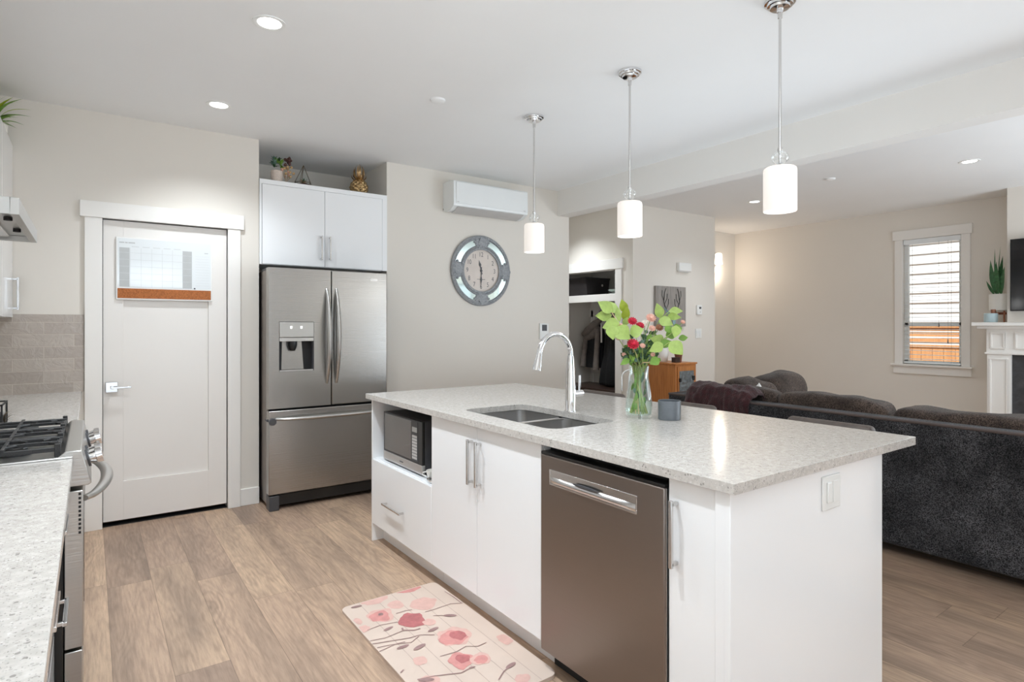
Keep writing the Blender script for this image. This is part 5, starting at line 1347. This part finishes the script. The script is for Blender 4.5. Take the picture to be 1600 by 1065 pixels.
t = thing('light_switch', (6.26, PY, 1.24), 'white double light switch below the thermostat', 'light switch')
box('cover_plate', M['white'], t, 6.198, 6.32, PY - .006, PY - .001, 1.182, 1.30, .002)
for x in (6.215, 6.265): box('rocker', M['acwhite'], t, x, x + .035, PY - .010, PY - .006, 1.205, 1.275, .001)
# oak cabinet with a relief plate
t = thing('oak_cabinet', (5.48, 4.5, 0), 'honey oak side cabinet with a pewter relief plate beyond the sofa', 'cabinet')
OX0, OX1, OY0, OY1, OZ = 5.30, 5.66, 4.30, 4.70, .92
w = MB().box(OX0, OX1, OY0, OY1, .06, OZ - .02).box(OX0 + .02, OX1 - .02, OY0 + .02, OY1, 0, .06); w.build('case', M['oak'], t, bevel=.003)
w = MB().box(OX0 - .012, OX1 + .012, OY0 - .012, OY1, OZ - .02, OZ); w.build('top', M['oak'], t, bevel=.004)
dd_ = box('door', M['oak'], t, OX0 + .03, OX1 - .03, OY0 - .014, OY0 - .001, .10, OZ - .04, .004)
w = MB(); vs = []
w.grid(lambda u, v: (OX0 + .05 + .25 * u, OY0 - .016 - .012 * abs(noise.noise(Vector((u * 5, v * 5, 1)))) , .58 + .25 * v), 24, 24); w.build('relief_plate', M['pewter'], dd_, fix=False)
box('plate_bracket', M['blackmatte'], dd_, OX0 + .045, OX0 + .07, OY0 - .030, OY0 - .014, .71, .75); box('plate_bracket', M['blackmatte'], dd_, OX1 - .09, OX1 - .055, OY0 - .030, OY0 - .014, .72, .77)
w = MB().lathe([(.030, 0), (.035, .004), (.042, .075), (.045, .078), (.045, .10), (.039, .10), (.036, .075), (0, .07)], (5.50, 4.42, OZ), 24)
tag(w.build('terracotta_pot', M['terracotta'], origin=(5.50, 4.42, OZ)), 'small empty terracotta pot on the oak cabinet', 'pot')
w = MB().box(5.39, 5.47, 4.37, 4.43, OZ + .0005, OZ + .05); o = tag(w.build('trinket_box', M['darkwood'], origin=(5.43, 4.40, OZ), bevel=.003), 'tiny dark wooden box beside the terracotta pot', 'box')
w = MB().box(5.388, 5.472, 4.368, 4.432, OZ + .05, OZ + .058); w.build('lid', M['darkwood'], o, bevel=.002)
w = MB().lathe([(.05, 0), (.058, .01), (.065, .10), (.05, .16), (.038, .18), (.034, .18), (.045, .155), (.058, .1), (0, .02)], (5.42, 4.58, OZ), 28)
tag(w.build('white_vase', M['whitepot'], origin=(5.42, 4.58, OZ)), 'white vase at the back of the oak cabinet', 'vase')
# wall sconce in the far corner
t = thing('wall_sconce', (7.50, 5.4, 2.28), 'lit wall sconce on the far wall of the living room', 'wall light')
box('back_plate', M['nickel'], t, 7.50, 7.56, 5.38, 5.399, 2.22, 2.42, .003)
w = MB().tube([(7.53, 5.385, 2.40), (7.53, 5.32, 2.41), (7.50, 5.31, 2.40)], .008, 8); w.build('arm', M['nickel'], t)
w = MB().lathe([(.03, .10), (.045, .09), (.055, -.06), (.052, -.06), (.042, .085)], (7.50, 5.30, 2.30), 24, closed=True); w.build('glass_shade', M['frost'], t)
d = bpy.data.lights.new('sconce_glow', 'POINT'); d.energy = PW['sconce']; d.color = (1, .86, .72); d.shadow_soft_size = .05
o = bpy.data.objects.new('sconce_glow', d); o.location = (0, -.12, -.12); COL.objects.link(o); o.parent = t

# ================================================================== fireplace
t = thing('fireplace_mantel', (7.75, 1.2, 0), 'white panelled fireplace surround with a mantel shelf', 'fireplace')
w = MB().box(7.46, XW - .001, 1.982, 2.235, 1.335, 1.372).box(7.46, 7.619, .2, 1.982, 1.335, 1.372); w.box(7.50, XW - .001, 1.982, 2.20, 1.305, 1.335).box(7.50, 7.619, .235, 1.982, 1.305, 1.335); w.build('mantel_shelf', M['trim'], t, bevel=.004)
w = MB().box(7.56, 7.619, .30, 1.982, 1.06, 1.305).box(7.56, XW - .016, 1.982, 2.135, 1.06, 1.305)
for (a, b_) in ((1.98, 2.10), (1.55, 1.90), (1.1, 1.45), (.65, 1.0)):
    for (p, q, r_, s_) in ((a, b_, 1.10, 1.115), (a, b_, 1.255, 1.27), (a, a + .014, 1.115, 1.255), (b_ - .014, b_, 1.115, 1.255)): w.box(7.548, 7.56, p, q, r_, s_)
w.box(7.545, 7.56, .3, 2.145, 1.045, 1.065)
w.build('frieze', M['trim'], t, bevel=.002)
for (a, b_, deep) in ((1.935, 2.13, True), (.30, .49, False)):
    w = MB().box(7.56, 7.619, a, b_, 0, 1.045)
    if deep: w.box(7.619, XW - .016, 1.983, b_, 0, 1.045)
    for (p, q, r_, s_) in ((a + .02, b_ - .02, .16, .175), (a + .02, b_ - .02, .99, 1.005), (a + .02, a + .036, .175, .99), (b_ - .036, b_ - .02, .175, .99)): w.box(7.550, 7.56, p, q, r_, s_)
    w.box(7.545, 7.56, a, b_, 0, .13)
    w.build('pilaster', M['trim'], t, bevel=.002)
w = MB().box(7.60, 7.619, .49, 1.935, 0.001, 1.045); w.build('stone_slip', M['hearth'], t)
box('firebox_glass', M['screen'], t, 7.595, 7.60, .75, 1.68, .12, .72)
t = thing('television', (7.55, 1.2, 1.85), 'black flat television mounted above the mantel', 'television')
box('bezel', M['blackmatte'], t, 7.535, 7.575, .55, 1.935, 1.484, 2.205, .003); box('screen', M['screen'], t, 7.5325, 7.535, .558, 1.927, 1.495, 2.197); box('wall_mount', M['blackmatte'], t, 7.575, 7.619, 1.0, 1.5, 1.7, 2.0)
t = thing('snake_plant', (7.86, 2.105, 1.372), 'snake plant in a white pot on a wooden stand on the mantel', 'plant')
pc = (7.86, 2.105)
MB().lathe([(.07, 0), (.088, .006), (.09, .175), (.085, .178), (.082, .165), (0, .16)], (*pc, 1.495), 28).build('pot', M['whitepot'], t)
st_ = MB()
for a in range(4):
    b_ = PI / 4 + a * PI / 2; st_.box(pc[0] + .075 * math.cos(b_) - .008, pc[0] + .075 * math.cos(b_) + .008, pc[1] + .075 * math.sin(b_) - .008, pc[1] + .075 * math.sin(b_) + .008, 1.373, 1.54 if False else 1.494)
st_.box(pc[0] - .06, pc[0] + .06, pc[1] - .009, pc[1] + .009, 1.455, 1.48).box(pc[0] - .009, pc[0] + .009, pc[1] - .06, pc[1] + .06, 1.455, 1.48)
st_.build('wooden_stand', M['midwood'], t, bevel=.002)
w = MB()
for k, (dx, dy2, hh, wd) in enumerate(((0, .075, .38, .055), (-.02, .02, .36, .06), (.02, -.02, .42, .05), (-.03, -.05, .30, .05), (0, .11, .16, .03), (.02, .0, .52, .012), (-.01, .035, .50, .018), (.03, .05, .30, .05))):
    leaf_mesh(w, (pc[0] + dx * .3, pc[1] + dy2 * .35, 1.66), (pc[0] + dx * 1.3, pc[1] + dy2 * 1.05, 1.66 + hh), wd, (-1, .3, .1), .08, 0, 10, .8)
w.build('leaves', M['snake'], t, fix=False)
w = MB().lathe([(.05, 0), (.058, .004), (.06, .092), (.056, .095), (.053, .085), (0, .08)], (7.66, 2.125, 1.372), 26)
o = tag(w.build('small_planter', M['bluepot'], origin=(7.66, 2.125, 1.372)), 'low pale blue pot on the mantel in front of the snake plant', 'pot')
w = MB().lathe([(.02, .08), (.022, .13), (.018, .135), (0, .135)], (7.66, 2.105, 1.372), 16); w.build('copper_candle', M['midwood'], o)

for o in bpy.data.objects:
    if '_base' in o: del o['_base']
